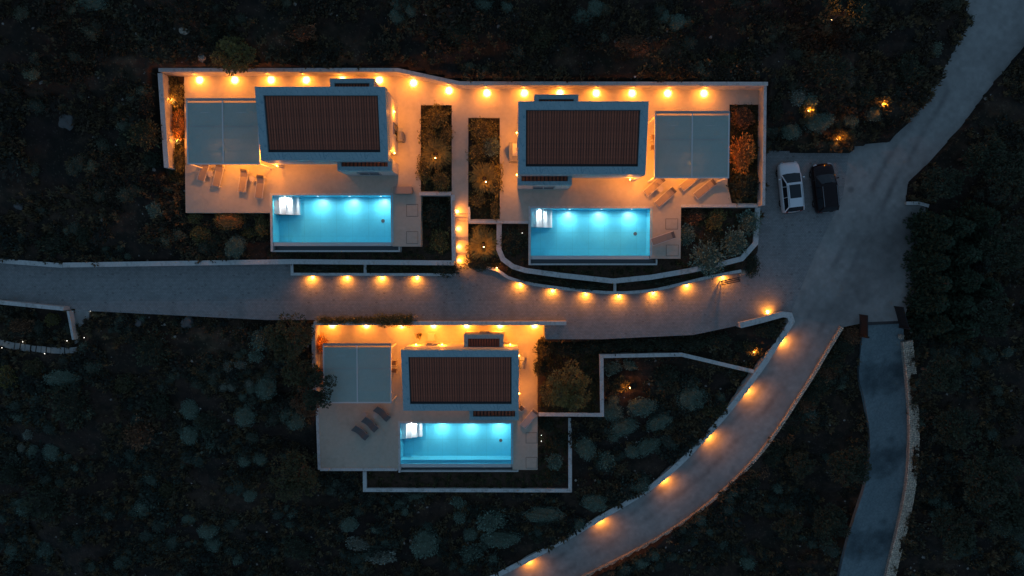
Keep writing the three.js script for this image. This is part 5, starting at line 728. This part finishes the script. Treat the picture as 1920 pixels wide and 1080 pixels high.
for (const [x, y, l] of [[618, 652, 'upper'], [617, 712, 'lower']]) { const p = W(x - 16, y - 6, T3 + 0.8), o = thing('climbing_plant', `${l} leafy plant lit orange between the left wall and the lower pergola`, 'plant', [p[0], T3, p[1]]), f = part('foliage', G.leafy[l === 'upper' ? 1 : 2], L.bloomLit, o); f.scale.set(0.5, 0.8, 0.9); f.position.y = 0.5; part('stem', stemGeo, M.bark, o).scale.set(0.4, 0.7, 0.5); }
[[170, 583, 'at the mouth of the little path'], [158, 633, 'half way down the little path'], [126, 639, 'where the little path meets the stepping slabs'], [43, 641, 'above the stepping slabs at the left edge'], [84, 663, 'below the stepping slabs'], [4, 652, 'at the left border of the photo'], [1015, 816, 'upper of a pair right of the lower pool'], [1015, 827, 'lower of a pair right of the lower pool'], [979, 437, 'in the bed left of the upper right pool']].forEach(([x, y, w]) => {
  const p = W(x, y, -3), Y = standY(...p), q = W(x, y, Y + 0.3), o = thing('path_light', 'tiny white path light ' + w, 'garden light', [q[0], Y, q[1]]);
  part('stake', cyl(0.012, 0.012, 0.3, 0, 0.15, 0, 6), M.darkMetal, o); part('lens', cyl(0.032, 0.028, 0.035, 0, 0.315, 0, 12), M.glowWhite, o);
  const l = new THREE.PointLight(rgb(1, 0.93, 0.82), 0.06, 0, 2); l.position.set(0, 0.4, 0); l.castShadow = true; o.add(l);
});

// ---------------------------------------------------------------- cars
function car(px, py, px2, py2, paint, label, opt) {
  const a = W(px, py, ROAD_Y + 0.6), b = W(px2, py2, ROAD_Y + 0.6), o = thing('parked_car', label, 'car', [(a[0] + b[0]) / 2, ROAD_Y + 0.002, (a[1] + b[1]) / 2], Math.atan2(b[0] - a[0], b[1] - a[1])), Lh = opt.L / 2, hw = opt.W / 2, H = opt.H;
  const sec = (w, belt, deck) => { const x = hw * w, q = []; for (const [u, v] of [[0.86, 0.2], [0.955, 0.3], [1, 0.52], [0.995, belt * 0.86], [0.955, belt], [0.86, belt + (deck - belt) * 0.72], [0.55, deck - 0.005], [0.2, deck + 0.012]]) q.push([x * u, v]); return [...q, ...q.slice().reverse().map(([u, v]) => [-u, v])]; };
  const rows = [[-1, 0.55, 0.5, 0.54], [-0.985, 0.72, 0.6, 0.66], [-0.94, 0.86, 0.7, 0.77], [-0.85, 0.955, 0.79, 0.87], [-0.68, 0.995, 0.86, 0.95], [-0.45, 1, 0.92, 1.0], [-0.1, 1, 0.94, 1.0], [0.4, 1, 0.96, 1.0], [0.7, 0.995, 0.98, 1.02], [0.86, 0.965, 0.98, 1.02], [0.95, 0.9, 0.93, 0.98], [0.985, 0.83, 0.78, 0.86], [1, 0.74, 0.6, 0.66]].map(([z, w, b2, d]) => [z * Lh, sec(w, b2 * opt.k, d * opt.k)]);
  const pos = [], idx = [], n = 16; rows.forEach(([z, s]) => s.forEach(([x, y]) => pos.push(x, y, z)));
  for (let i = 0; i < rows.length - 1; i++) for (let k = 0; k < n; k++) { const p = i * n + k, q = i * n + (k + 1) % n; idx.push(p, q, p + n, q, q + n, p + n); }
  for (const e of [0, rows.length - 1]) for (let k = 1; k < n - 1; k++) e ? idx.push(e * n, e * n + k, e * n + k + 1) : idx.push(0, k + 1, k);
  let g = new THREE.BufferGeometry(); g.setAttribute('position', new THREE.Float32BufferAttribute(pos, 3)); g.setIndex(idx); g = boxUV(toCreasedNormals(g, 0.7)); part('body', g, paint, o);
  // cabin: belt corners and roof corners along the car
  const B = opt.k * 0.985, st = [[-0.5, -0.13], [-0.02, 0], [0.42, 0.4], [opt.rear + 0.06, opt.rear - 0.1]], bw = hw * 0.9, rw = hw * 0.7, R = (i) => [st[i][1] * Lh, H - (i === 0 ? 0.05 : i === 3 ? 0.04 : 0)], Bt = (i) => [st[i][0] * Lh, B + 0.005];
  const sheet = (name, q, mat, parent = o) => { const p = []; for (let i = 0; i < q.length; i += 4) { const [a, b, c, d] = q.slice(i, i + 4); p.push(...a, ...b, ...c, ...a, ...c, ...d); } const gg = new THREE.BufferGeometry(); gg.setAttribute('position', new THREE.Float32BufferAttribute(p, 3)); gg.computeVertexNormals(); return part(name, boxUV(gg), mat, parent); };
  const pt = (w, [z, y], s) => [s * w, y, z], bow = 0.09;
  const ws = []; for (const [u, v] of [[-1, -0.4], [-0.4, 0.4], [0.4, 1]]) { const f = (t) => -bow * (1 - t * t); const A = (t, w, [z, y]) => [w * t, y, z + f(t)]; ws.push(A(u, bw * 0.97, Bt(0)), A(v, bw * 0.97, Bt(0)), A(v, rw * 0.97, R(0)), A(u, rw * 0.97, R(0))); } sheet('windscreen', ws, M.carGlass);
  const rwq = []; for (const [u, v] of [[-1, -0.4], [-0.4, 0.4], [0.4, 1]]) { const f = (t) => 0.06 * (1 - t * t); const A = (t, w, [z, y]) => [w * t, y, z + f(t)]; rwq.push(A(v, bw * 0.95, Bt(3)), A(u, bw * 0.95, Bt(3)), A(u, rw * 0.95, R(3)), A(v, rw * 0.95, R(3))); } sheet('rear_window', rwq, M.carGlass);
  for (const s of [-1, 1]) for (let i = 0; i < 3; i++) sheet('side_window', [pt(bw, Bt(i), s), pt(rw, R(i), s), pt(rw, R(i + 1), s), pt(bw, Bt(i + 1), s)], M.carGlass);
  for (const s of [-1, 1]) { const pil = []; for (let i = 0; i < 4; i++) pil.push(beam(pt(bw * 0.995, Bt(i), s), pt(rw * 0.995, R(i), s), i % 3 ? 0.05 : 0.08, 0.05)); for (let i = 0; i < 3; i++) pil.push(beam(pt(rw, R(i), s), pt(rw, R(i + 1), s), 0.07, 0.06)); part('pillar', pil, paint, o); }
  const zs = [R(0)[0] - 0.03, -0.02 * Lh, 0.35 * Lh, R(3)[0] + 0.05], roof = new THREE.PlaneGeometry(rw * 2 + 0.05, zs[3] - zs[0], 8, 10).rotateX(-Math.PI / 2), rp = roof.attributes.position;
  for (let i = 0; i < rp.count; i++) { const u = rp.getX(i) / rw, t = rp.getZ(i) / (zs[3] - zs[0]) + 0.5; rp.setY(i, H + 0.045 * (1 - u * u) - 0.06 * Math.pow(2 * t - 1, 4) + 0.012); rp.setZ(i, rp.getZ(i) + (zs[0] + zs[3]) / 2); } roof.computeVertexNormals(); part('roof', [boxUV(roof), box(-rw, H - 0.07, zs[0] + 0.1, rw, H - 0.03, zs[3] - 0.06)], paint, o);
  if (opt.sunroof) { const sr = new THREE.PlaneGeometry(rw * 1.5, 1.15, 6, 4).rotateX(-Math.PI / 2), q = sr.attributes.position; for (let i = 0; i < q.count; i++) { const u = q.getX(i) / rw; q.setY(i, H + 0.045 * (1 - u * u) + 0.02); q.setZ(i, q.getZ(i) + 0.21 * Lh); } sr.computeVertexNormals(); part('sunroof', boxUV(sr), M.carGlass, o); }
  for (const s of [-1, 1]) { part('roof_rail', [bar([s * rw * 0.94, H + 0.06, zs[0] + 0.25], [s * rw * 0.94, H + 0.06, zs[3] - 0.1], 0.018), bar([s * rw * 0.94, H, zs[0] + 0.25], [s * rw * 0.94, H + 0.06, zs[0] + 0.25], 0.018), bar([s * rw * 0.94, H, zs[3] - 0.1], [s * rw * 0.94, H + 0.06, zs[3] - 0.1], 0.018)], M.greyMetal, o);
    const m = part('mirror', rbox(0.2, 0.14, 0.11, 0.04), paint, o); m.position.set(s * (hw + 0.12), B + 0.06, -0.33 * Lh); part('stalk', bar([-s * 0.16, -0.04, 0], [0, 0, 0], 0.02), M.darkMetal, m);
    const hl = part('headlight', rbox(0.32, 0.13, 0.26, 0.05), M.lampGlass, o); hl.position.set(s * hw * 0.66, 0.68 * opt.k, -Lh * 0.94); hl.rotation.y = s * -0.5; const tl = part('tail_light', rbox(0.3, 0.15, 0.14, 0.04), M.tailGlass, o); tl.position.set(s * hw * 0.72, 0.86 * opt.k, Lh * 0.955); tl.rotation.y = s * 0.35;
    for (const z of [-0.62, 0.6]) { const w = part('wheel', new THREE.TorusGeometry(0.25, 0.085, 10, 24).rotateY(Math.PI / 2), M.tyre, o); w.position.set(s * (hw - 0.1), 0.335, z * Lh); const spk = [new THREE.CylinderGeometry(0.055, 0.055, 0.07, 12).rotateZ(Math.PI / 2)]; for (let k = 0; k < 5; k++) spk.push(new THREE.BoxGeometry(0.05, 0.21, 0.05).translate(0, 0.105, 0).rotateX(k * 1.2566)); part('rim', spk.map((x) => boxUV(x)), M.rim, w).position.x = s * 0.03; } }
  part('grille', rbox(hw * 0.9, 0.16, 0.05, 0.02), M.darkMetal, o).position.set(0, 0.46, -Lh * 1.0); part('bumper', [rbox(hw * 1.3, 0.14, 0.1, 0.04, 0, 0.36, -Lh * 0.995), rbox(hw * 1.5, 0.16, 0.1, 0.04, 0, 0.42, Lh * 1.0)], M.darkMetal, o); part('number_plate', box(-0.26, 0.5, Lh * 1.003, 0.26, 0.61, Lh * 1.003 + 0.02), M.white, o);
  part('wiper', [bar([-0.5, B + 0.03, -0.45 * Lh - 0.05], [0.05, B + 0.11, -0.39 * Lh - 0.1], 0.01), bar([0.1, B + 0.03, -0.45 * Lh - 0.08], [0.6, B + 0.1, -0.39 * Lh - 0.03], 0.01)], M.darkMetal, o);
  return o;
}
Object.assign(M, { gate: std({ color: rgb(0.011, 0.0105, 0.011), roughness: 0.7 }), carGlass: std({ color: rgb(0.015, 0.02, 0.024), roughness: 0.06 }), lampGlass: std({ color: rgb(0.45, 0.46, 0.46), roughness: 0.1, metalness: 0.4 }), tailGlass: std({ color: rgb(0.28, 0.02, 0.015), roughness: 0.15 }), tyre: std({ color: rgb(0.018, 0.018, 0.018), roughness: 0.9 }), rim: std({ color: rgb(0.4, 0.4, 0.4), roughness: 0.3, metalness: 0.8 }),
  whitePaint: new THREE.MeshPhysicalMaterial({ color: rgb(0.72, 0.74, 0.75), roughness: 0.35, clearcoat: 1, clearcoatRoughness: 0.06 }), maroonPaint: new THREE.MeshPhysicalMaterial({ color: rgb(0.011, 0.0035, 0.0035), roughness: 0.12, specularIntensity: 0.6 }) });
car(1477, 306, 1486, 396, M.whitePaint, 'white car with a dark sunroof, left of the two parked cars', { L: 4.35, W: 1.84, H: 1.5, k: 1, rear: 0.9, sunroof: true });
car(1540, 309, 1549, 396, M.maroonPaint, 'dark maroon car parked right of the white one', { L: 4.2, W: 1.86, H: 1.62, k: 1.04, rear: 0.92 });

// ---------------------------------------------------------------- furniture
function lounger(head, foot, Y, label, mat = M.sling) {
  const a = W(head[0], head[1], Y + 0.35), b = W(foot[0], foot[1], Y + 0.35), o = thing('sun_lounger', label, 'sun lounger', [(a[0] + b[0]) / 2, Y, (a[1] + b[1]) / 2], Math.atan2(b[0] - a[0], b[1] - a[1]), 'sun loungers on the terraces'), l = 0.98, w = 0.33;
  part('frame', [box(-w, 0.28, -l, -w + 0.035, 0.33, l), box(w - 0.035, 0.28, -l, w, 0.33, l), box(-w + 0.035, 0.285, -l, w - 0.035, 0.325, -l + 0.035), box(-w + 0.035, 0.285, l - 0.035, w - 0.035, 0.325, l)], M.white, o);
  for (const x of [-w + 0.02, w - 0.02]) for (const z of [-l + 0.3, l - 0.12]) part('leg', box(x - 0.018, 0, z - 0.02, x + 0.018, 0.279, z + 0.02), M.white, o);
  part('seat', rbox(w * 2 - 0.09, 0.05, l * 1.32, 0.02, 0, 0.335, l * 0.31), mat, o);
  const bk = new THREE.Group(); const r = part('backrest', rbox(w * 2 - 0.09, 0.05, 0.72, 0.02, 0, 0, -0.36), mat, o); r.position.set(0, 0.34, -l * 0.34); r.rotation.x = 0.42;
  const hd = part('headrest', rbox(w * 2 - 0.12, 0.06, 0.22, 0.025, 0, 0.05, -0.58), M.slingDark, r); part('prop', [bar([-w + 0.05, 0.3, -l * 0.72], [-w + 0.05, 0.47, -l * 0.62], 0.012), bar([w - 0.05, 0.3, -l * 0.72], [w - 0.05, 0.47, -l * 0.62], 0.012)], M.white, o); return o;
}
function waveLounger(head, foot, Y, label) {
  const a = W(head[0], head[1], Y + 0.3), b = W(foot[0], foot[1], Y + 0.3), o = thing('sun_lounger', label, 'sun lounger', [(a[0] + b[0]) / 2, Y, (a[1] + b[1]) / 2], Math.atan2(b[0] - a[0], b[1] - a[1]), 'curved loungers on the lower terrace');
  const prof = smoothPath([[-0.8, 0.72], [-0.55, 0.5], [-0.2, 0.3], [0.15, 0.32], [0.45, 0.4], [0.8, 0.3]], 0.06), up = prof.map(([z, y]) => [z, y]), lo = prof.slice().reverse().map(([z, y]) => [z, y - 0.06]), w = 0.31;
  part('seat', wedge([...up, ...lo], -w, w), M.rattan, o); for (const s of [-1, 1]) part('side_rail', prof.slice(0, -1).map((p, i) => beam([s * w, p[1] - 0.03, p[0]], [s * w, prof[i + 1][1] - 0.03, prof[i + 1][0]], 0.035, 0.085)), M.railPale, o);
  part('base', [box(-w + 0.03, 0, -0.35, w - 0.03, 0.26, -0.05), box(-w + 0.03, 0, 0.3, w - 0.03, 0.3, 0.5)], M.rattan, o); return o;
}
M.railPale = std({ color: rgb(0.34, 0.29, 0.26), roughness: 0.8 });
lounger([386.5, 303], [377, 334], 0, 'first from the left of four loungers on the left terrace, half under the pergola'); lounger([414, 309], [404, 349], 0, 'second from the left of four loungers on the left terrace'); lounger([459, 318], [452, 360], 0, 'third from the left of four loungers on the left terrace'); lounger([489.5, 330], [484, 371], 0, 'fourth from the left of four loungers on the left terrace');
lounger([1240, 337], [1213, 361], 0, 'upper of two parallel loungers beside the right villa'); lounger([1264, 355], [1231, 385], 0, 'lower of two parallel loungers beside the right villa'); lounger([1338, 341], [1305, 368], 0, 'lounger below the right pergola near the flowering bed'); lounger([1309, 328], [1281, 350], 0, 'lounger nearly hidden under the edge of the right pergola'); lounger([1263, 440], [1223, 454], 0, 'lone lounger on the deck right of the right pool'); lounger([1006, 768], [979, 802], T3, 'lone pale lounger right of the lower pool beside the wall', M.slingPale = std({ color: rgb(0.38, 0.35, 0.33), roughness: 0.9 }));
waveLounger([663, 799], [690, 823], T3, 'first from the left of three curved dark loungers on the lower terrace'); waveLounger([682, 783], [707, 808], T3, 'second from the left of three curved dark loungers on the lower terrace'); waveLounger([704, 763], [730, 788], T3, 'third from the left of three curved dark loungers on the lower terrace');
function sideTable(px, py, Y, label, s = 0.45, turn = 0.25) { const p = W(px, py, Y + 0.4), o = thing('side_table', label, 'side table', [p[0], Y, p[1]], turn); part('table_top', rbox(s, 0.03, s, 0.012, 0, 0.4, 0), M.tableTop, o); for (const x of [-1, 1]) for (const z of [-1, 1]) part('leg', box(x * (s / 2 - 0.04) - 0.015, 0, z * (s / 2 - 0.04) - 0.015, x * (s / 2 - 0.04) + 0.015, 0.384, z * (s / 2 - 0.04) + 0.015), M.white, o); return o; }
M.tableTop = std({ color: rgb(0.45, 0.40, 0.36), roughness: 0.7 });
sideTable(394, 326, 0, 'small table between the first and second lounger of the left terrace'); sideTable(473, 335, 0, 'small table between the third and fourth lounger of the left terrace'); sideTable(1239, 354, 0, 'small table between the two parallel loungers beside the right villa', 0.45, -0.8); sideTable(703, 779, T3, 'small table between the second and third curved lounger', 0.42, 0.75); sideTable(683, 778, T3, 'small table above the second curved lounger', 0.42, 0.75); sideTable(808, 632, T3, 'small dark table behind the lower villa between the two wall lights', 0.62, 0);
function chair(px, py, Y, turn, label) { const p = W(px, py, Y + 0.45), o = thing('garden_chair', label, 'chair', [p[0], Y, p[1]], turn), w = 0.23; part('seat', rbox(w * 2, 0.03, w * 2, 0.012, 0, 0.45, 0), M.wood, o); part('backrest', rbox(w * 2, 0.34, 0.03, 0.012, 0, 0.72, -w), M.wood, o); for (const x of [-1, 1]) { part('leg', box(x * w - 0.014, 0, w - 0.03, x * w + 0.014, 0.66, w), M.white, o); part('leg', box(x * w - 0.014, 0, -w - 0.014, x * w + 0.014, 0.9, -w + 0.014), M.white, o); part('armrest', rbox(0.04, 0.025, w * 2, 0.01, x * (w + 0.01), 0.66, 0), M.white, o); } return o; }
chair(1226, 258, 0, Math.PI / 2, 'upper of two chairs poking out from under the right pergola'); chair(1226, 277, 0, Math.PI / 2, 'lower of two chairs poking out from under the right pergola'); chair(739, 680, T3, -Math.PI / 2, 'upper of two chairs between the lower pergola and its villa'); chair(739, 694, T3, -Math.PI / 2, 'lower of two chairs between the lower pergola and its villa'); chair(978, 765, T3, 0.8, 'dark metal chair in the corner right of the lower villa');
for (const [x, y, Y, w] of [[1262, 268, 0, 'right'], [708, 687, T3, 'lower']]) { const p = W(x, y, Y + 0.75), o = thing('dining_table', `long dining table under the ${w} pergola`, 'table', [p[0], Y, p[1]]); part('table_top', rbox(2.0, 0.04, 1.0, 0.012, 0, 0.74, 0), M.wood, o); for (const a of [-0.9, 0.9]) for (const b of [-0.42, 0.42]) part('leg', box(a - 0.03, 0, b - 0.03, a + 0.03, 0.718, b + 0.03), M.white, o); }
// barbecues and outdoor counters on the side walls
function barbecue(x, Y, z, s, label) { const o = thing('barbecue', label, 'barbecue', [x, Y, z], s > 0 ? Math.PI / 2 : -Math.PI / 2); part('cart', rbox(0.75, 0.82, 0.5, 0.02, 0, 0.44, 0.3), M.greyBox, o); part('grill_top', rbox(0.8, 0.06, 0.55, 0.015, 0, 0.885, 0.3), M.darkMetal, o); const lid = part('lid', new THREE.CylinderGeometry(0.26, 0.26, 0.74, 18, 1, false, -Math.PI / 2, Math.PI).rotateZ(Math.PI / 2).rotateX(-Math.PI / 2), M.greyBox, o); lid.position.set(0, 0.92, 0.3); part('handle', bar([-0.25, 0.08, 0.27], [0.25, 0.08, 0.27], 0.014), M.greyMetal, lid); part('side_shelf', box(0.4, 0.84, 0.1, 0.72, 0.87, 0.5), M.greyMetal, o); }
barbecue(H1[0] + hx + 0.05, 0, H1[1] - hz + 2.85, 1, 'dark barbecue against the right side of the upper left villa'); barbecue(H3[0] + hx + 0.05, T3, H3[1] - hz + 1.9, 1, 'dark barbecue against the right side of the lower villa');
{ const z = H2[1] - hz + 3.0, x = H2[0] - hx, o = thing('outdoor_counter', 'grey outdoor counter with a pale sink at the left side of the upper right villa', 'counter', [x, 0, z]); part('counter', [rbox(0.3, 0.9, 1.55, 0.02, -0.58, 0.45, 0), rbox(0.42, 0.9, 0.45, 0.02, -0.215, 0.449, 0.55)], M.greyBox, o); const s = part('sink', [box(-0.43, 0.7, -0.7, -0.01, 0.74, 0.31), box(-0.43, 0.74, -0.7, -0.4, 0.9, 0.31)], M.white, o); part('tap', [bar([-0.08, 0.74, -0.2], [-0.08, 1.05, -0.2], 0.015), bar([-0.08, 1.05, -0.2], [-0.24, 1.05, -0.2], 0.013)], M.greyMetal, s); }
{ const [a, b, c, d] = rectW(738, 350, 772, 363, 0.45), o = thing('storage_box', 'low brown storage box at the right end of the left pool', 'storage box', [(a + c) / 2, 0, (b + d) / 2]); part('box_body', rbox(c - a, 0.42, d - b, 0.02, 0, 0.21, 0), M.wood, o); part('lid', rbox(c - a + 0.04, 0.05, d - b + 0.04, 0.015, 0, 0.446, 0), M.boxLid = std({ color: rgb(0.33, 0.26, 0.21), roughness: 0.8 }), o); for (const x of [-0.5, 0.5]) part('hinge', box(x - 0.05, 0.425, -(d - b) / 2 - 0.028, x + 0.05, 0.46, -(d - b) / 2 - 0.021), M.greyMetal, o); }
{ const p = W(785, 629, T3 + 0.5), o = thing('potted_plant', 'potted plant behind the lower villa near the left wall light', 'potted plant', [p[0], T3, p[1]]); part('pot', new THREE.LatheGeometry([[0.02, 0], [0.14, 0], [0.2, 0.32], [0.21, 0.36], [0.18, 0.36], [0.16, 0.3], [0.02, 0.3]].map(([a, b]) => new THREE.Vector2(a, b)), 20), M.pot = std({ color: rgb(0.3, 0.16, 0.1), roughness: 0.85 }), o); const f = part('foliage', crownGeo(77, 9, 26, 0.3).geo, L.olive, o); f.scale.set(0.34, 0.4, 0.34); f.position.y = 0.62; part('stem', stemGeo, M.bark, o).scale.set(0.3, 0.9, 0.3); }
// bench at the right end of the curved planter, the boulder beside it, the dark gate
{ const a = W(1351, 532, ROAD_Y + 0.45), b = W(1389, 524, ROAD_Y + 0.45), o = thing('bench', 'dark slatted bench in front of the right end of the curved planter', 'bench', [(a[0] + b[0]) / 2, ROAD_Y, (a[1] + b[1]) / 2], -Math.atan2(b[1] - a[1], b[0] - a[0])), l = 0.85; for (const z of [-0.2, -0.04, 0.12]) part('seat_slat', rbox(l * 2, 0.035, 0.1, 0.008, 0, 0.45, z), M.darkMetal, o); for (const x of [-1, 1]) part('leg', [box(x * l * 0.9 - 0.03, 0, -0.24, x * l * 0.9 + 0.03, 0.43, -0.19), box(x * l * 0.9 - 0.03, 0, 0.1, x * l * 0.9 + 0.03, 0.43, 0.15), box(x * l * 0.9 - 0.029, 0.38, -0.19, x * l * 0.9 + 0.029, 0.429, 0.1)], M.darkMetal, o); part('backrest', rbox(l * 2, 0.09, 0.03, 0.008, 0, 0.78, -0.27), M.darkMetal, o); }
function boulder(px, py, r, label, mat = M.paleRock) { const p = spot(px, py, 0.1), s = metres(r, p[1]), g = new THREE.IcosahedronGeometry(1, 3), q = g.attributes.position; for (let i = 0; i < q.count; i++) { const v = V3(q.getX(i), q.getY(i), q.getZ(i)), k = 0.85 + 0.5 * noise3.noise(v.x * 1.2 + px, v.y * 1.2, v.z * 1.2 + py) + 0.14 * noise3.noise(v.x * 4, v.y * 4 + px, v.z * 4); q.setXYZ(i, v.x * k * s, v.y * k * s * 0.6, v.z * k * s); } g.computeVertexNormals(); const m = part(numbered('boulder'), boxUV(g), mat, scene); m.position.set(p[0], p[1] + s * 0.2, p[2]); tag(m, label, 'boulder'); }
M.darkRock = std({ color: rgb(0.1, 0.1, 0.095), roughness: 1 });
M.paleRock = std({ map: stoneMap, color: rgb(0.7, 0.68, 0.64), roughness: 1 });
boulder(1391, 511, 8, 'pale boulder at the right end of the curved planter'); boulder(345, 58, 9, 'pale boulder on the slope above the upper left terrace'); boulder(378, 108, 8, 'pale boulder just behind the back wall at the left'); boulder(127, 228, 16, 'dim long boulder in the dark at the upper left', M.darkRock); boulder(1604, 632, 5, 'small pale boulder at the left gate post'); boulder(36, 385, 9, 'dim boulder at the left edge above the driveway', M.darkRock); boulder(352, 605, 12, 'flat boulder just below the driveway kerb', M.darkRock); boulder(262, 605, 10, 'smaller flat boulder below the driveway near the little path', M.darkRock); boulder(430, 100, 6, 'small boulder behind the back wall beside the overhanging tree'); boulder(1690, 632, 6, 'small pale boulder at the right gate post');
for (const [x0, y0, x1, y1, w] of [[1611, 589, 1611, 627, 'left'], [1676, 574, 1686, 611, 'right']]) { const a = W(x0, y0, ROAD_Y), b = W(x1, y1, ROAD_Y), l = Math.hypot(b[0] - a[0], b[1] - a[1]), o = thing('gate_leaf', `dark metal leaf of the open gate, ${w} side of the lane`, 'gate', [a[0], ROAD_Y, a[1]], Math.atan2(b[0] - a[0], b[1] - a[1])), h = 1.35; for (let k = 0; k < 9; k++) part('panel', rbox(0.035, 0.135, l - 0.12, 0.008, 0, 0.12 + k * 0.145, l / 2, 1), M.gate, o); part('frame', [box(-0.035, 0.02, 0, 0.035, h, 0.06), box(-0.035, 0.02, l - 0.06, 0.035, h, l), box(-0.034, h - 0.05, 0.06, 0.034, h + 0.01, l - 0.06)], M.gate, o); part('gate_post', rbox(0.16, 1.5, 0.16, 0.02, 0, 0.75, w === 'left' ? l + 0.1 : l + 0.1), M.gate, o); }

{ const a = W(1620, 607, ROAD_Y), b = W(1691, 604, ROAD_Y), o = thing('gate_track', 'dark metal gate track set across the start of the gravel lane', 'gate track', [(a[0] + b[0]) / 2, ROAD_Y, (a[1] + b[1]) / 2], -Math.atan2(b[1] - a[1], b[0] - a[0])), l = Math.hypot(b[0] - a[0], b[1] - a[1]) / 2; part('rail', box(-l, 0, -0.05, l, 0.025, 0.05), M.darkMetal, o); part('channel', box(-l, 0, -0.13, l, 0.011, 0.13), M.gutter, o); }
renderer.render(scene, camera);
